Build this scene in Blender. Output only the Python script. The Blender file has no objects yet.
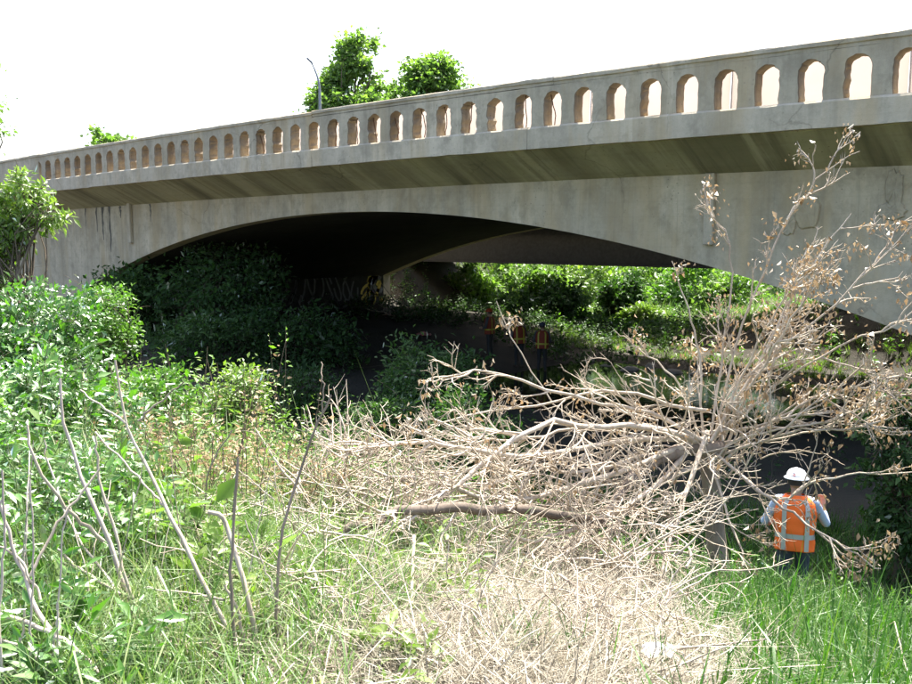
import bpy, math, random
import numpy as np
from mathutils import Vector, Matrix

SC = bpy.context.scene
COL = SC.collection
rad = math.radians
EYE = 4.7                       # eye height above the stream; x runs along the bridge, y across it

# ------------------------------------------------------------------ camera
YAW, PITCH = 40.5, 6.81
cd = bpy.data.cameras.new('camera'); cam = bpy.data.objects.new('camera', cd); COL.objects.link(cam)
cd.sensor_width = 36.0; cd.lens = 35.0; cd.clip_start = 0.05; cd.clip_end = 3000
cam.location = (0, 0, EYE); cam.rotation_euler = (rad(90 - PITCH), 0, rad(YAW))
SC.camera = cam

# ------------------------------------------------------------------ sky, sun, exposure
SUN_EL, SUN_AZ = 60.0, -14.0     # azimuth measured from +y (behind the bridge) towards +x
w = bpy.data.worlds.new('World'); SC.world = w; w.use_nodes = True
nt = w.node_tree; nt.nodes.clear()
sky = nt.nodes.new('ShaderNodeTexSky'); sky.sky_type = 'NISHITA'; sky.sun_disc = False
sky.sun_elevation = rad(SUN_EL); sky.sun_rotation = rad(SUN_AZ)
sky.altitude = 100; sky.air_density = 1.0; sky.dust_density = 5.0; sky.ozone_density = 1.0
bg = nt.nodes.new('ShaderNodeBackground'); bg.inputs[1].default_value = 0.148
out = nt.nodes.new('ShaderNodeOutputWorld')
nt.links.new(sky.outputs[0], bg.inputs[0]); nt.links.new(bg.outputs[0], out.inputs[0])
sl = bpy.data.lights.new('sun', 'SUN'); sl.energy = 5.0; sl.angle = rad(0.53); sl.color = (1, .95, .86)
sun = bpy.data.objects.new('sun', sl); COL.objects.link(sun)
to_sun = Vector((math.sin(rad(SUN_AZ)) * math.cos(rad(SUN_EL)), math.cos(rad(SUN_AZ)) * math.cos(rad(SUN_EL)), math.sin(rad(SUN_EL))))
sun.rotation_euler = to_sun.to_track_quat('Z', 'Y').to_euler(); sun.location = (0, 0, 40)
vs = SC.view_settings; vs.view_transform = 'Standard'; vs.look = 'None'; vs.gamma = 1.0; vs.exposure = 1.82
vs.use_curve_mapping = False
SC.cycles.max_bounces = 8; SC.cycles.diffuse_bounces = 4; SC.cycles.transmission_bounces = 6; SC.cycles.transparent_max_bounces = 8

# ------------------------------------------------------------------ helpers
def tag(o, label=None, cat=None, group=None, kind=None):
    if label: o['label'] = label
    if cat: o['category'] = cat
    if group: o['group'] = group
    if kind: o['kind'] = kind
    return o

def thing(name, loc, label, cat, group=None, rz=0.0):
    o = bpy.data.objects.new(name, None); COL.objects.link(o)
    o.location = loc; o.rotation_euler = (0, 0, rz); o.empty_display_size = .2
    return tag(o, label, cat, group)

def npmesh(name, V, F, smooth=False, val=None):
    """mesh from numpy arrays; F is (n,3) or (n,4); val: one float per face stored as attribute v"""
    V = np.asarray(V, np.float32).reshape(-1, 3); F = np.asarray(F, np.int32)
    me = bpy.data.meshes.new(name); k = F.shape[1]; n = len(F)
    me.vertices.add(len(V)); me.vertices.foreach_set('co', V.ravel())
    me.loops.add(n * k); me.loops.foreach_set('vertex_index', F.ravel())
    me.polygons.add(n); me.polygons.foreach_set('loop_start', np.arange(0, n * k, k, dtype=np.int32))
    me.polygons.foreach_set('loop_total', np.full(n, k, np.int32))
    if smooth: me.polygons.foreach_set('use_smooth', np.ones(n, bool))
    if val is not None:
        a = me.attributes.new('v', 'FLOAT', 'FACE'); a.data.foreach_set('value', np.asarray(val, np.float32))
    me.update(calc_edges=True)
    return me

def obj(name, me, mat=None, parent=None, loc=None):
    o = bpy.data.objects.new(name, me); COL.objects.link(o)
    if mat is not None:
        me.materials.clear()
        for m in (mat if isinstance(mat, (list, tuple)) else [mat]): me.materials.append(m)
    if parent is not None: o.parent = parent
    if loc is not None: o.location = loc
    return o

def pymesh(name, verts, faces, smooth=False):
    me = bpy.data.meshes.new(name); me.from_pydata([tuple(v) for v in verts], [], faces); me.update()
    if smooth:
        for p in me.polygons: p.use_smooth = True
    return me

def box_vf(x0, x1, y0, y1, z0, z1):
    v = [(x0, y0, z0), (x1, y0, z0), (x1, y1, z0), (x0, y1, z0), (x0, y0, z1), (x1, y0, z1), (x1, y1, z1), (x0, y1, z1)]
    f = [(0, 3, 2, 1), (4, 5, 6, 7), (0, 1, 5, 4), (1, 2, 6, 5), (2, 3, 7, 6), (3, 0, 4, 7)]
    return v, f

def box(name, x0, x1, y0, y1, z0, z1, mat, parent=None, bevel=0):
    o = obj(name, pymesh(name, *box_vf(x0, x1, y0, y1, z0, z1)), mat, parent)
    if bevel:
        b = o.modifiers.new('bevel', 'BEVEL'); b.width = bevel; b.segments = 2
    return o

# camera rays, used to measure where things stand (x, y in pixels of the 912x684 photograph)
_y, _p = rad(YAW), rad(PITCH)
CF = np.array([-math.sin(_y) * math.cos(_p), math.cos(_y) * math.cos(_p), -math.sin(_p)])
CR = np.array([math.cos(_y), math.sin(_y), 0.0]); CU = np.cross(CR, CF)
def ray(px, py): return CF + CR * ((px - 456) / 887.) - CU * ((py - 342) / 887.)
def at(px, py, D):
    """point at depth D on the sight line through a pixel"""
    p = ray(px, py) * D; return np.array([p[0], p[1], p[2] + EYE])
def on_plane(px, py, P):
    d = ray(px, py); p = d * (P / d[1]); return np.array([p[0], p[1], p[2] + EYE])

def sstep(t): t = np.clip(t, 0, 1); return t * t * (3 - 2 * t)
def wob(x, y, s=1.0):
    return (np.sin(x * 1.3 * s + y * .7 * s) + np.sin(-x * .9 * s + y * 1.7 * s + 1.3) + .6 * np.sin(x * 2.9 * s + y * 2.3 * s + .4) + .5 * np.sin(x * 4.1 * s - y * 3.7 * s)) / 3.1

# ------------------------------------------------------------------ materials
def new_mat(name):
    m = bpy.data.materials.new(name); m.use_nodes = True; t = m.node_tree
    b = t.nodes['Principled BSDF']; return m, t, b
def N(t, typ, **kw):
    n = t.nodes.new(typ)
    for k, v in kw.items(): setattr(n, k, v)
    return n
def noise(t, vec, scale, detail=4, rough=.55, dist=0):
    n = N(t, 'ShaderNodeTexNoise'); n.inputs['Scale'].default_value = scale; n.inputs['Detail'].default_value = detail
    n.inputs['Roughness'].default_value = rough; n.inputs['Distortion'].default_value = dist
    t.links.new(vec, n.inputs['Vector']); return n.outputs['Fac']
def mapping(t, vec, scale=(1, 1, 1), loc=(0, 0, 0)):
    n = N(t, 'ShaderNodeMapping'); n.inputs['Scale'].default_value = scale; n.inputs['Location'].default_value = loc
    t.links.new(vec, n.inputs['Vector']); return n.outputs[0]
def ramp(t, fac, stops):
    n = N(t, 'ShaderNodeValToRGB'); e = n.color_ramp.elements
    while len(e) < len(stops): e.new(.5)
    for i, (p, c) in enumerate(stops):
        e[i].position = p; e[i].color = (*c, 1) if isinstance(c, tuple) else (c, c, c, 1)
    t.links.new(fac, n.inputs[0]); return n.outputs[0]
def mix(t, fac, a, b, mode='MIX'):
    n = N(t, 'ShaderNodeMix', data_type='RGBA', blend_type=mode)
    if isinstance(fac, (int, float)): n.inputs[0].default_value = fac
    else: t.links.new(fac, n.inputs[0])
    for i, c in ((6, a), (7, b)):
        if isinstance(c, tuple): n.inputs[i].default_value = (*c, 1)
        else: t.links.new(c, n.inputs[i])
    return n.outputs[2]
def bump(t, b, h, strength, dist=.02):
    n = N(t, 'ShaderNodeBump'); n.inputs['Strength'].default_value = strength; n.inputs['Distance'].default_value = dist
    t.links.new(h, n.inputs['Height']); t.links.new(n.outputs[0], b.inputs['Normal'])
def plain(name, col, rough=.7, metal=0, var=.25, scale=8):
    m, t, b = new_mat(name); g = N(t, 'ShaderNodeNewGeometry').outputs['Position']
    n = noise(t, g, scale, 5)
    t.links.new(mix(t, ramp(t, n, [(.3, 0.), (.7, 1.)]), tuple(c * (1 - var) for c in col), tuple(min(1, c * (1 + var)) for c in col)), b.inputs['Base Color'])
    b.inputs['Roughness'].default_value = rough; b.inputs['Metallic'].default_value = metal
    bump(t, b, noise(t, g, scale * 6, 3), .15, .01)
    return m

def concrete(name, base, dark, stain=.42, moss=None, axis='z', smin=.42, smax=.66):
    m, t, b = new_mat(name); g = N(t, 'ShaderNodeNewGeometry').outputs['Position']
    sc1 = (1.6, 1.6, .10) if axis == 'z' else (1.3, .08, .08)
    sc2 = (5.0, 5.0, .22) if axis == 'z' else (4.0, .2, .2)
    st1 = noise(t, mapping(t, g, sc1), 1.0, 6, .6, .3); st2 = noise(t, mapping(t, g, sc2, (3, 1, 7)), 1.0, 5, .6, .2)
    bl = noise(t, g, .55, 6, .62); fine = noise(t, g, 14, 6, .7)
    c = mix(t, ramp(t, bl, [(.3, 0.), (.72, 1.)]), tuple(x * .62 for x in base), tuple(x * 1.22 for x in base))
    c = mix(t, ramp(t, fine, [(.25, 0.), (.75, .5)]), c, tuple(x * 1.25 for x in base))
    mid = noise(t, mapping(t, g, (1, 1, .8), (4, 8, 1)), 3.2, 7, .7)
    c = mix(t, ramp(t, mid, [(.36, .75), (.54, 0.)]), c, tuple(x * .62 for x in base))
    warm = noise(t, mapping(t, g, (1.1, 1.1, .25), (21, 3, 6)), 1.3, 5, .6)
    c = mix(t, ramp(t, warm, [(.48, 0.), (.66, .65)]), c, (base[0] * .95, base[1] * .84, base[2] * .66))
    if moss:
        mo = noise(t, mapping(t, g, (.8, .5, .5), (9, 2, 4)), 1.0, 6, .65)
        c = mix(t, ramp(t, mo, [(.25, .25), (.65, .95)]), c, moss)
    f = mix(t, ramp(t, st1, [(smin, 1.), (smax, 0.)]), (0, 0, 0), ramp(t, bl, [(.25, stain), (.8, stain * .35)]))
    c = mix(t, f, c, dark)
    c = mix(t, ramp(t, st2, [(.3, stain * .7), (.47, 0.)]), c, tuple(x * .75 for x in dark))
    # crisp drip lines and pitting
    dr = noise(t, mapping(t, g, (11, 11, .16) if axis == 'z' else (9, .2, .2), (1, 7, 3)), 1.0, 8, .75)
    c = mix(t, ramp(t, dr, [(.30, .5), (.40, 0.)]), c, tuple(x * .8 for x in dark))
    pit = N(t, 'ShaderNodeTexVoronoi'); pit.inputs['Scale'].default_value = 9.0; t.links.new(g, pit.inputs['Vector'])
    c = mix(t, mix(t, 1.0, ramp(t, pit.outputs['Distance'], [(.06, .8), (.16, 0.)]), ramp(t, bl, [(.4, 0.), (.6, 1.)]), 'MULTIPLY'), c, tuple(x * .7 for x in dark))
    # faint formwork board lines
    bw = N(t, 'ShaderNodeTexWave', wave_type='BANDS', bands_direction='Z'); bw.inputs['Scale'].default_value = 1.05; bw.inputs['Distortion'].default_value = .4; t.links.new(g, bw.inputs['Vector'])
    c = mix(t, ramp(t, bw.outputs['Fac'], [(.0, .08), (.05, 0.)]), c, dark)
    # pale lime runs
    st3 = noise(t, mapping(t, g, sc2, (13, 5, 2)), .8, 4, .6)
    c = mix(t, ramp(t, st3, [(.62, 0.), (.74, .35)]), c, tuple(min(1, x * 1.5) for x in base))
    # sparse cracks
    v = N(t, 'ShaderNodeTexVoronoi', feature='DISTANCE_TO_EDGE'); v.inputs['Scale'].default_value = .45
    wn = N(t, 'ShaderNodeTexNoise'); wn.inputs['Scale'].default_value = 2.2; wn.inputs['Detail'].default_value = 6
    t.links.new(g, wn.inputs['Vector'])
    vm = N(t, 'ShaderNodeVectorMath', operation='MULTIPLY_ADD'); vm.inputs[1].default_value = (.5, .5, .5)
    t.links.new(wn.outputs['Color'], vm.inputs[0]); t.links.new(g, vm.inputs[2]); t.links.new(vm.outputs[0], v.inputs['Vector'])
    cr = ramp(t, v.outputs['Distance'], [(0., 1.), (.008, 0.)])
    gate = ramp(t, noise(t, g, .35, 2), [(.52, 0.), (.64, .5)])
    c = mix(t, mix(t, 1.0, cr, gate, 'MULTIPLY'), c, tuple(x * .3 for x in dark))
    t.links.new(c, b.inputs['Base Color']); b.inputs['Roughness'].default_value = .92; b.inputs['Specular IOR Level'].default_value = .25
    h = mix(t, .5, fine, noise(t, g, 55, 4, .7)); bump(t, b, h, .5, .02)
    return m

def leaf_mat(name, c1, c2, trans=.45, gloss=.35, rough=.42, c3=None, tint=(1.2, 1.5, .5)):
    m = bpy.data.materials.new(name); m.use_nodes = True; t = m.node_tree; t.nodes.clear()
    a = N(t, 'ShaderNodeAttribute', attribute_name='v')
    stops = [(0., c1), (1., c2)] if c3 is None else [(0., c1), (.6, c2), (1., c3)]
    c = ramp(t, a.outputs['Fac'], stops)
    ct = mix(t, 1.0, c, tint, 'MULTIPLY')
    d = N(t, 'ShaderNodeBsdfDiffuse'); tr = N(t, 'ShaderNodeBsdfTranslucent'); g = N(t, 'ShaderNodeBsdfGlossy')
    g.inputs['Roughness'].default_value = rough; g.inputs['Color'].default_value = (.9, .95, .9, 1)
    t.links.new(c, d.inputs['Color']); t.links.new(ct, tr.inputs['Color'])
    m1 = N(t, 'ShaderNodeMixShader'); m1.inputs[0].default_value = trans
    t.links.new(d.outputs[0], m1.inputs[1]); t.links.new(tr.outputs[0], m1.inputs[2])
    fr = N(t, 'ShaderNodeFresnel'); fr.inputs['IOR'].default_value = 1.45
    mul = N(t, 'ShaderNodeMath', operation='MULTIPLY'); mul.inputs[1].default_value = gloss * 2
    t.links.new(fr.outputs[0], mul.inputs[0])
    m2 = N(t, 'ShaderNodeMixShader'); t.links.new(mul.outputs[0], m2.inputs[0])
    t.links.new(m1.outputs[0], m2.inputs[1]); t.links.new(g.outputs[0], m2.inputs[2])
    o = N(t, 'ShaderNodeOutputMaterial'); t.links.new(m2.outputs[0], o.inputs[0])
    return m

def bark_mat(name, c1, c2, scale=(12, 12, 2.5)):
    m, t, b = new_mat(name); g = N(t, 'ShaderNodeNewGeometry').outputs['Position']
    n = noise(t, mapping(t, g, scale), 1.0, 6, .65); n2 = noise(t, g, 1.3, 4)
    c = mix(t, ramp(t, n, [(.3, 0.), (.7, 1.)]), c1, c2)
    c = mix(t, ramp(t, n2, [(.35, .45), (.6, 0.)]), c, tuple(x * .55 for x in c1))
    t.links.new(c, b.inputs['Base Color']); b.inputs['Roughness'].default_value = .9; b.inputs['Specular IOR Level'].default_value = .2
    bump(t, b, n, .6, .01); return m

M = {}
M['conc'] = concrete('weathered_concrete', (.54, .47, .345), (.26, .225, .16))
M['conc_rail'] = concrete('parapet_concrete', (.52, .455, .34), (.26, .225, .165), .4)
M['conc_fascia'] = concrete('fascia_concrete', (.58, .51, .39), (.30, .26, .19), .4)
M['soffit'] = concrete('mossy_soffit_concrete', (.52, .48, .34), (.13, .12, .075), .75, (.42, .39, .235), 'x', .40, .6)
M['vault'] = concrete('shade_dark_vault_concrete', (.055, .053, .05), (.02, .02, .018))  # near-black base colour carries the deep shade under the arch
M['spall'] = concrete('broken_concrete', (.52, .49, .42), (.26, .24, .2), .3)
M['reveal'] = concrete('spalled_reveal', (.27, .225, .165), (.11, .085, .06), .6)
M['joint'] = plain('dark_joint', (.025, .024, .022), .9)
M['steel'] = plain('dull_girder_paint', (.045, .046, .046), .7)
M['rust'] = plain('rusty_steel', (.11, .05, .025), .9)
M['asphalt'] = plain('asphalt', (.05, .05, .052), .9, 0, .3, 20)

# ================================================================== THE SETTING
S0, APEX, RAD, HALF = -17.5, .64, 42.0, 14.6      # arch centre, crown above the eye, radius, half span
WALL, FAR = 16.27, 32.4                           # near and far face of the arch barrel
EDGE = 15.0                                       # outer face of the deck edge
def crest(s): return -.00045 * (s + 12.0) ** 2
def arch_z(s): return APEX - RAD + math.sqrt(RAD * RAD - (s - S0) ** 2)

_fp = np.array([(-200, -1.3), (-6, -1.6), (0, -1.68), (2.6, -1.80), (4.2, -2.25), (6, -2.75), (8.1, -3.58), (10.2, -4.52), (12.5, -4.62), (15, -4.64), (18.5, -4.62), (21, -4.76), (27.5, -4.78), (28.6, -4.68), (29.6, -4.56),
                (33, -4.5), (38, -4.5), (46, -4.45), (60, -4.2), (90, -3.5), (160, -1.5), (700, 1.0)])
def ground_rel(s, P):
    s = np.asarray(s, float); P = np.asarray(P, float)
    z = np.interp(P, _fp[:, 0], _fp[:, 1])
    beyond = sstep((P - 31.0) / 3.5)
    z = z + beyond * (1 - sstep((P - 46) / 9)) * np.clip((-30.0 - s) * .72, 0, 3.4) + beyond * (1 - .8 * sstep((P - 48) / 10)) * np.clip((s + 20.0) * .2, 0, 1.9)
    under = sstep((P - 11) / 4) * (1 - beyond)
    z = z + under * (np.clip((s + 8.5) * .12, 0, .6) + np.clip((-17.5 - s) * .16, 0, 1.1))
    # road embankment past the ends of the bridge
    emb = sstep((P - 9) / 6.5) * (1 - sstep((P - 39) / 8)) * np.maximum(sstep((-42 - s) / 9), sstep((s - 1.5) / 7))
    z = z * (1 - emb) + 1.9 * emb
    near = 1 - sstep((np.hypot(s, P) - 60) / 60)
    z = z + .09 * wob(s, P, .9) * near * (1 - .75 * under) + .5 * wob(s, P, .05) * (1 - near)
    return z
def gz(s, P): return float(ground_rel(s, P)) + EYE

# ---- ground
gs = np.concatenate([np.linspace(-900, -60, 14), np.linspace(-55, -41, 10), np.arange(-40, 4.01, .28), np.linspace(5, 40, 18), np.linspace(60, 900, 12)])
gp = np.concatenate([np.linspace(-300, -10, 8), np.linspace(-8, -1, 8), np.arange(0, 40.01, .28), np.linspace(41, 70, 30), np.linspace(75, 160, 14), np.linspace(200, 1800, 12)])
GS, GP = np.meshgrid(gs, gp, indexing='xy')
V = np.stack([GS, GP, ground_rel(GS, GP) + EYE], -1).reshape(-1, 3)
nx, ny = len(gs), len(gp)
ii = (np.arange(ny - 1)[:, None] * nx + np.arange(nx - 1)[None]).ravel()
m, t, b = new_mat('earth'); g = N(t, 'ShaderNodeNewGeometry').outputs['Position']
n1 = noise(t, g, .8, 6, .6); n2 = noise(t, g, 9, 6, .7)
c = mix(t, ramp(t, n1, [(.35, 0.), (.65, 1.)]), (.026, .021, .015), (.05, .041, .028))
c = mix(t, ramp(t, n2, [(.45, 0.), (.7, .6)]), c, (.024, .034, .013))
t.links.new(c, b.inputs['Base Color']); b.inputs['Roughness'].default_value = .95; bump(t, b, n2, .8, .05); M['earth'] = m
tag(obj('ground', npmesh('ground', V, np.stack([ii, ii + 1, ii + nx + 1, ii + nx], 1), True), m), kind='structure')

# ---- stream
m, t, b = new_mat('stream_water'); g = N(t, 'ShaderNodeNewGeometry').outputs['Position']
b.inputs['Base Color'].default_value = (.016, .02, .014, 1); b.inputs['Roughness'].default_value = .06; b.inputs['IOR'].default_value = 1.33
bump(t, b, noise(t, mapping(t, g, (1, 2.2, 1)), 2.2, 4, .6), .09, .03)
xs = np.linspace(-60, 4, 33); ys = np.linspace(13.2, 30.2, 12); X, Y = np.meshgrid(xs, ys)
V = np.stack([X, Y, np.full_like(X, EYE - 4.68)], -1).reshape(-1, 3)
ii = (np.arange(11)[:, None] * 33 + np.arange(32)[None]).ravel()
tag(obj('stream_water', npmesh('stream_water', V, np.stack([ii, ii + 1, ii + 34, ii + 33], 1), True), m), kind='structure')

# ---- the arch bridge
BR = thing('arch_bridge', (S0, 24, EYE - 5), 'weathered grey concrete arch bridge with arcaded parapet crossing the whole view', 'bridge')
BR0 = Vector((S0, 24, EYE - 5))
def bpart(name, me, mat, parent=None):
    o = obj(name, me, mat, parent or BR)
    if parent is None: o.location = -BR0
    return o

def extrude_s(name, prof, s0, s1, step, mat, parent=None, bend=True, dz=0.0, jitter=0.0, seed=1):
    """profile of (P, z) points swept along the bridge from s0 to s1"""
    rnd = np.random.default_rng(seed); n = max(2, int(round((s1 - s0) / step)) + 1); ss = np.linspace(s0, s1, n); k = len(prof)
    v = []
    for i, s in enumerate(ss):
        for (P, z) in prof:
            j = rnd.normal(0, jitter, 2) if jitter else (0, 0)
            v.append((s, P + j[0], z + (crest(s) if bend else 0) + EYE + dz + j[1]))
    f = []
    for i in range(n - 1):
        for q in range(k):
            a, b2 = i * k + q, i * k + (q + 1) % k
            f.append((a, b2, b2 + k, a + k))
    f.append(tuple(range(k - 1, -1, -1))); f.append(tuple(range((n - 1) * k, n * k)))
    return bpart(name, pymesh(name, v, f), mat, parent)

def spandrel(name, y0, y1, mat):
    ss = list(np.linspace(S0 - HALF, S0 + HALF, 81)); v = []; f = []
    cols = [(-35.12, None)] + [(S0 - HALF, None)] + [(s, arch_z(s)) for s in ss] + [(S0 + HALF, None), (9.0, None)]
    for s, z in cols:
        zb = -6.0 if z is None else z
        for P in (y0, y1):
            v.append((s, P, zb + EYE)); v.append((s, P, 1.42 + crest(s) + EYE))
    for i in range(len(cols) - 1):
        a = i * 4; b2 = a + 4
        if abs(cols[i][0] - cols[i + 1][0]) < 1e-6:
            f.append((a, a + 2, b2 + 2, b2)); continue
        f += [(a, b2, b2 + 1, a + 1), (a + 2, a + 3, b2 + 3, b2 + 2), (a + 1, b2 + 1, b2 + 3, a + 3), (a, a + 2, b2 + 2, b2)]
    f.append((0, 1, 3, 2)); e = (len(cols) - 1) * 4; f.append((e, e + 2, e + 3, e + 1))
    return bpart(name, pymesh(name, v, f), mat)
sw = spandrel('spandrel_wall', WALL, WALL + .5, M['conc'])
spandrel('spandrel_wall', FAR - .5, FAR, M['conc'])
# barrel of the arch between the two walls
ss = np.linspace(S0 - HALF + .001, S0 + HALF - .001, 61); v = []; f = []
for s in ss:
    for P, dz in ((WALL + .502, 0), (FAR - .502, 0), (FAR - .502, .35), (WALL + .502, .35)): v.append((s, P, arch_z(s) + dz + EYE + .004))
for i in range(60):
    for q in range(4):
        a, b2 = i * 4 + q, i * 4 + (q + 1) % 4; f.append((a, a + 4, b2 + 4, b2))
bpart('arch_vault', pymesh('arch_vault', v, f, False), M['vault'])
ab = None
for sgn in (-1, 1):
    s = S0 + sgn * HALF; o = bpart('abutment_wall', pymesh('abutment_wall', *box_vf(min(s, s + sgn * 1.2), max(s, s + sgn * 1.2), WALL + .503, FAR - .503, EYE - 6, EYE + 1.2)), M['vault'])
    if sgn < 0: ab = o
# wing wall and dark joint at the far end
bpart('wing_wall', pymesh('wing_wall', *box_vf(-60, -35.28, WALL + .28, WALL + .9, EYE - 6, EYE + 1.0)), M['conc'])
bpart('expansion_joint', pymesh('expansion_joint', *box_vf(-35.28, -35.12, WALL + .2, WALL + .8, EYE - 6, EYE + 1.0)), M['joint'])
# deck edge: fascia and the sloping soffit behind it, cut by two joints
cuts = [-60, -17.62, -10.9, 9.0]
for i in range(3):
    a, b2 = cuts[i] + (.006 if i else 0), cuts[i + 1] - (.006 if i < 2 else 0)
    extrude_s('fascia', [(EDGE, 1.765), (EDGE, 2.17), (EDGE + .035, 2.205), (EDGE + .6, 2.215), (EDGE + .6, 1.86), (EDGE + .12, 1.86), (EDGE + .12, 1.765)], a, b2, .35, M['conc_fascia'], jitter=.004, seed=i)
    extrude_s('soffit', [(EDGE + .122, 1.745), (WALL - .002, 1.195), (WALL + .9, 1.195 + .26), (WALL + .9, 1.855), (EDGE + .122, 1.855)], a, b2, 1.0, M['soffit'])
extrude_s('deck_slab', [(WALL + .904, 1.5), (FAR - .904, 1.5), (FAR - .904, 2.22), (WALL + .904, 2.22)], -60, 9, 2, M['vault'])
rs = extrude_s('road_surface', [(EDGE + 1.2, 2.226), (FAR + .2, 2.226), (FAR + .2, 2.27), (EDGE + 1.2, 2.27)], -60, 9, 2, M['asphalt'])
extrude_s('fascia', [(FAR + 1.27, 1.765), (FAR + 1.27, 2.2), (FAR + .3, 2.2), (FAR + .3, 1.765)], -60, 9, 2, M['conc_fascia'])
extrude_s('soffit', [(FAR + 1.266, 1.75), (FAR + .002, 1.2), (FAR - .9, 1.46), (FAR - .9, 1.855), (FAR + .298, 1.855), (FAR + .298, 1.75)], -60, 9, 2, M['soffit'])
extrude_s('parapet_wall', [(FAR + .9, 2.203), (FAR + 1.2, 2.203), (FAR + 1.2, 3.1), (FAR + .9, 3.1)], -60, 9, 2, M['conc_rail'])

# parapet: balusters with half arches on both sides, standing on the ledge under the coping
PITCH_S, S_OPEN = .7255, -3.80
def baluster_mesh(seed):
    r = random.Random(seed); hw, pw, ow = PITCH_S / 2 - .001, .164, .1985; zc, top = .475, .785
    pts = []
    for i in range(7): pts.append([pw, zc * i / 6])
    for i in range(1, 9):
        a = math.pi * (1 - i / 16.0); pts.append([pw + ow + ow * math.cos(a) + 0, zc + ow * math.sin(a)])
    pts[-1][0] = hw
    right = pts + [[hw, top]]
    left = [[-x, z] for x, z in right][::-1]
    rough = .004 + .013 * (seed % 7) / 6
    ring = right + left
    out_ = []
    for i, (x, z) in enumerate(ring):
        edge = abs(x) < hw - .004 and .01 < z < top - .01
        out_.append((x + (r.gauss(0, rough) if edge else 0), z + (r.gauss(0, rough * .6) if edge else 0), edge))
    n = len(out_); v = []; f = []
    layers = [(0.0, .012), (.02, 0), (.15, -.006), (.29, 0), (.30, .01)]
    for (d, inset) in layers:
        for (x, z, edge) in out_:
            k = (1 - inset / max(.1, abs(x))) if edge else 1
            jj = r.gauss(0, rough * .8) if edge and .02 < d < .28 else 0
            v.append((x * k + jj, d, z))
    for L in range(len(layers) - 1):
        for i in range(n):
            j = (i + 1) % n; f.append((L * n + i, L * n + j, (L + 1) * n + j, (L + 1) * n + i))
    half = n // 2
    for L, flip in ((0, True), (len(layers) - 1, False)):
        for i in range(half - 1):                      # strips between mirrored outline points
            q = (L * n + i, L * n + i + 1, L * n + n - 2 - i, L * n + n - 1 - i)
            f.append(q if flip else q[::-1])
    return pymesh('baluster', v, f)
bal = [baluster_mesh(i) for i in range(7)]
for me in bal:
    me.materials.append(M['conc_rail']); me.materials.append(M['reveal'])
    for p_ in me.polygons:                                # the broken inner faces show brown aggregate
        if abs(p_.normal.y) < .6 and abs(p_.center.x) < PITCH_S / 2 - .01 and p_.center.z > .005: p_.material_index = 1
random.seed(4)
PARA = EDGE + .06
for k in range(-15, 40):
    s = S_OPEN - PITCH_S * (k + .5)
    o = bpart('baluster', bal[(k * 3 + k // 5) % 4 + (3 if k > 9 else 0)], None)
    o.location = Vector((s, PARA, EYE + 2.207 + crest(s))) - BR0
send = S_OPEN - PITCH_S * 40
extrude_s('end_panel', [(PARA, 2.207), (PARA, 2.99), (PARA + .3, 2.99), (PARA + .3, 2.207)], -60, send, 1, M['conc_rail'])
cop = [(PARA - .002, 2.99), (PARA - .002, 3.045), (PARA - .03, 3.06), (PARA - .03, 3.12), (PARA - .01, 3.142), (PARA + .33, 3.15), (PARA + .36, 3.12), (PARA + .36, 2.99)]
ccuts = [-60, -32.7, -17.64, -10.3, 9.0]
for i in range(4):
    extrude_s('coping', cop, ccuts[i] + .005, ccuts[i + 1] - .005, .3, M['conc_rail'], dz=(.0, -.012, .014, .004)[i], jitter=.0035, seed=9 + i)
# tan screening on the roadway side, seen through the openings
m, t, b = new_mat('cream_screen'); g = N(t, 'ShaderNodeNewGeometry').outputs['Position']
c = mix(t, ramp(t, noise(t, g, 1.2, 4), [(.3, 0.), (.7, 1.)]), (.29, .25, .22), (.33, .285, .255)); b.inputs['Roughness'].default_value = .8
t.links.new(c, b.inputs['Base Color'])
tr = N(t, 'ShaderNodeBsdfTranslucent'); t.links.new(c, tr.inputs[0]); ms = N(t, 'ShaderNodeMixShader'); ms.inputs[0].default_value = .8
t.links.new(b.outputs[0], ms.inputs[1]); t.links.new(tr.outputs[0], ms.inputs[2]); t.links.new(ms.outputs[0], t.nodes['Material Output'].inputs[0])
M['cream'] = m
scr = thing('construction_screen', (-12, EDGE + .95, EYE + 2.23), 'cream fabric screen stretched along the roadway behind the parapet openings', 'screen')
a0 = -34.0; i = 0
while a0 < 8:
    a1 = a0 + 3.0
    v = []; 
    for s in np.linspace(a0 + .004, a1 - .004, 7):
        for z in np.linspace(2.275, 3.12, 4):
            v.append((s + 12, .02 * math.sin(s * 2.1 + z * 3) , z + crest(s) - 2.23))
    f = [(q * 4 + r_, q * 4 + 4 + r_, q * 4 + 5 + r_, q * 4 + 1 + r_) for q in range(6) for r_ in range(3)]
    o = obj('fabric_panel', pymesh('fabric_panel', v, f, True), m, scr)
    pz = crest(a0); obj('support_post', pymesh('support_post', *box_vf(a0 + 12 - .01, a0 + 12 + .01, .04, .09, pz + .044, pz + .9)), M['steel'], scr)
    a0 = a1
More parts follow.
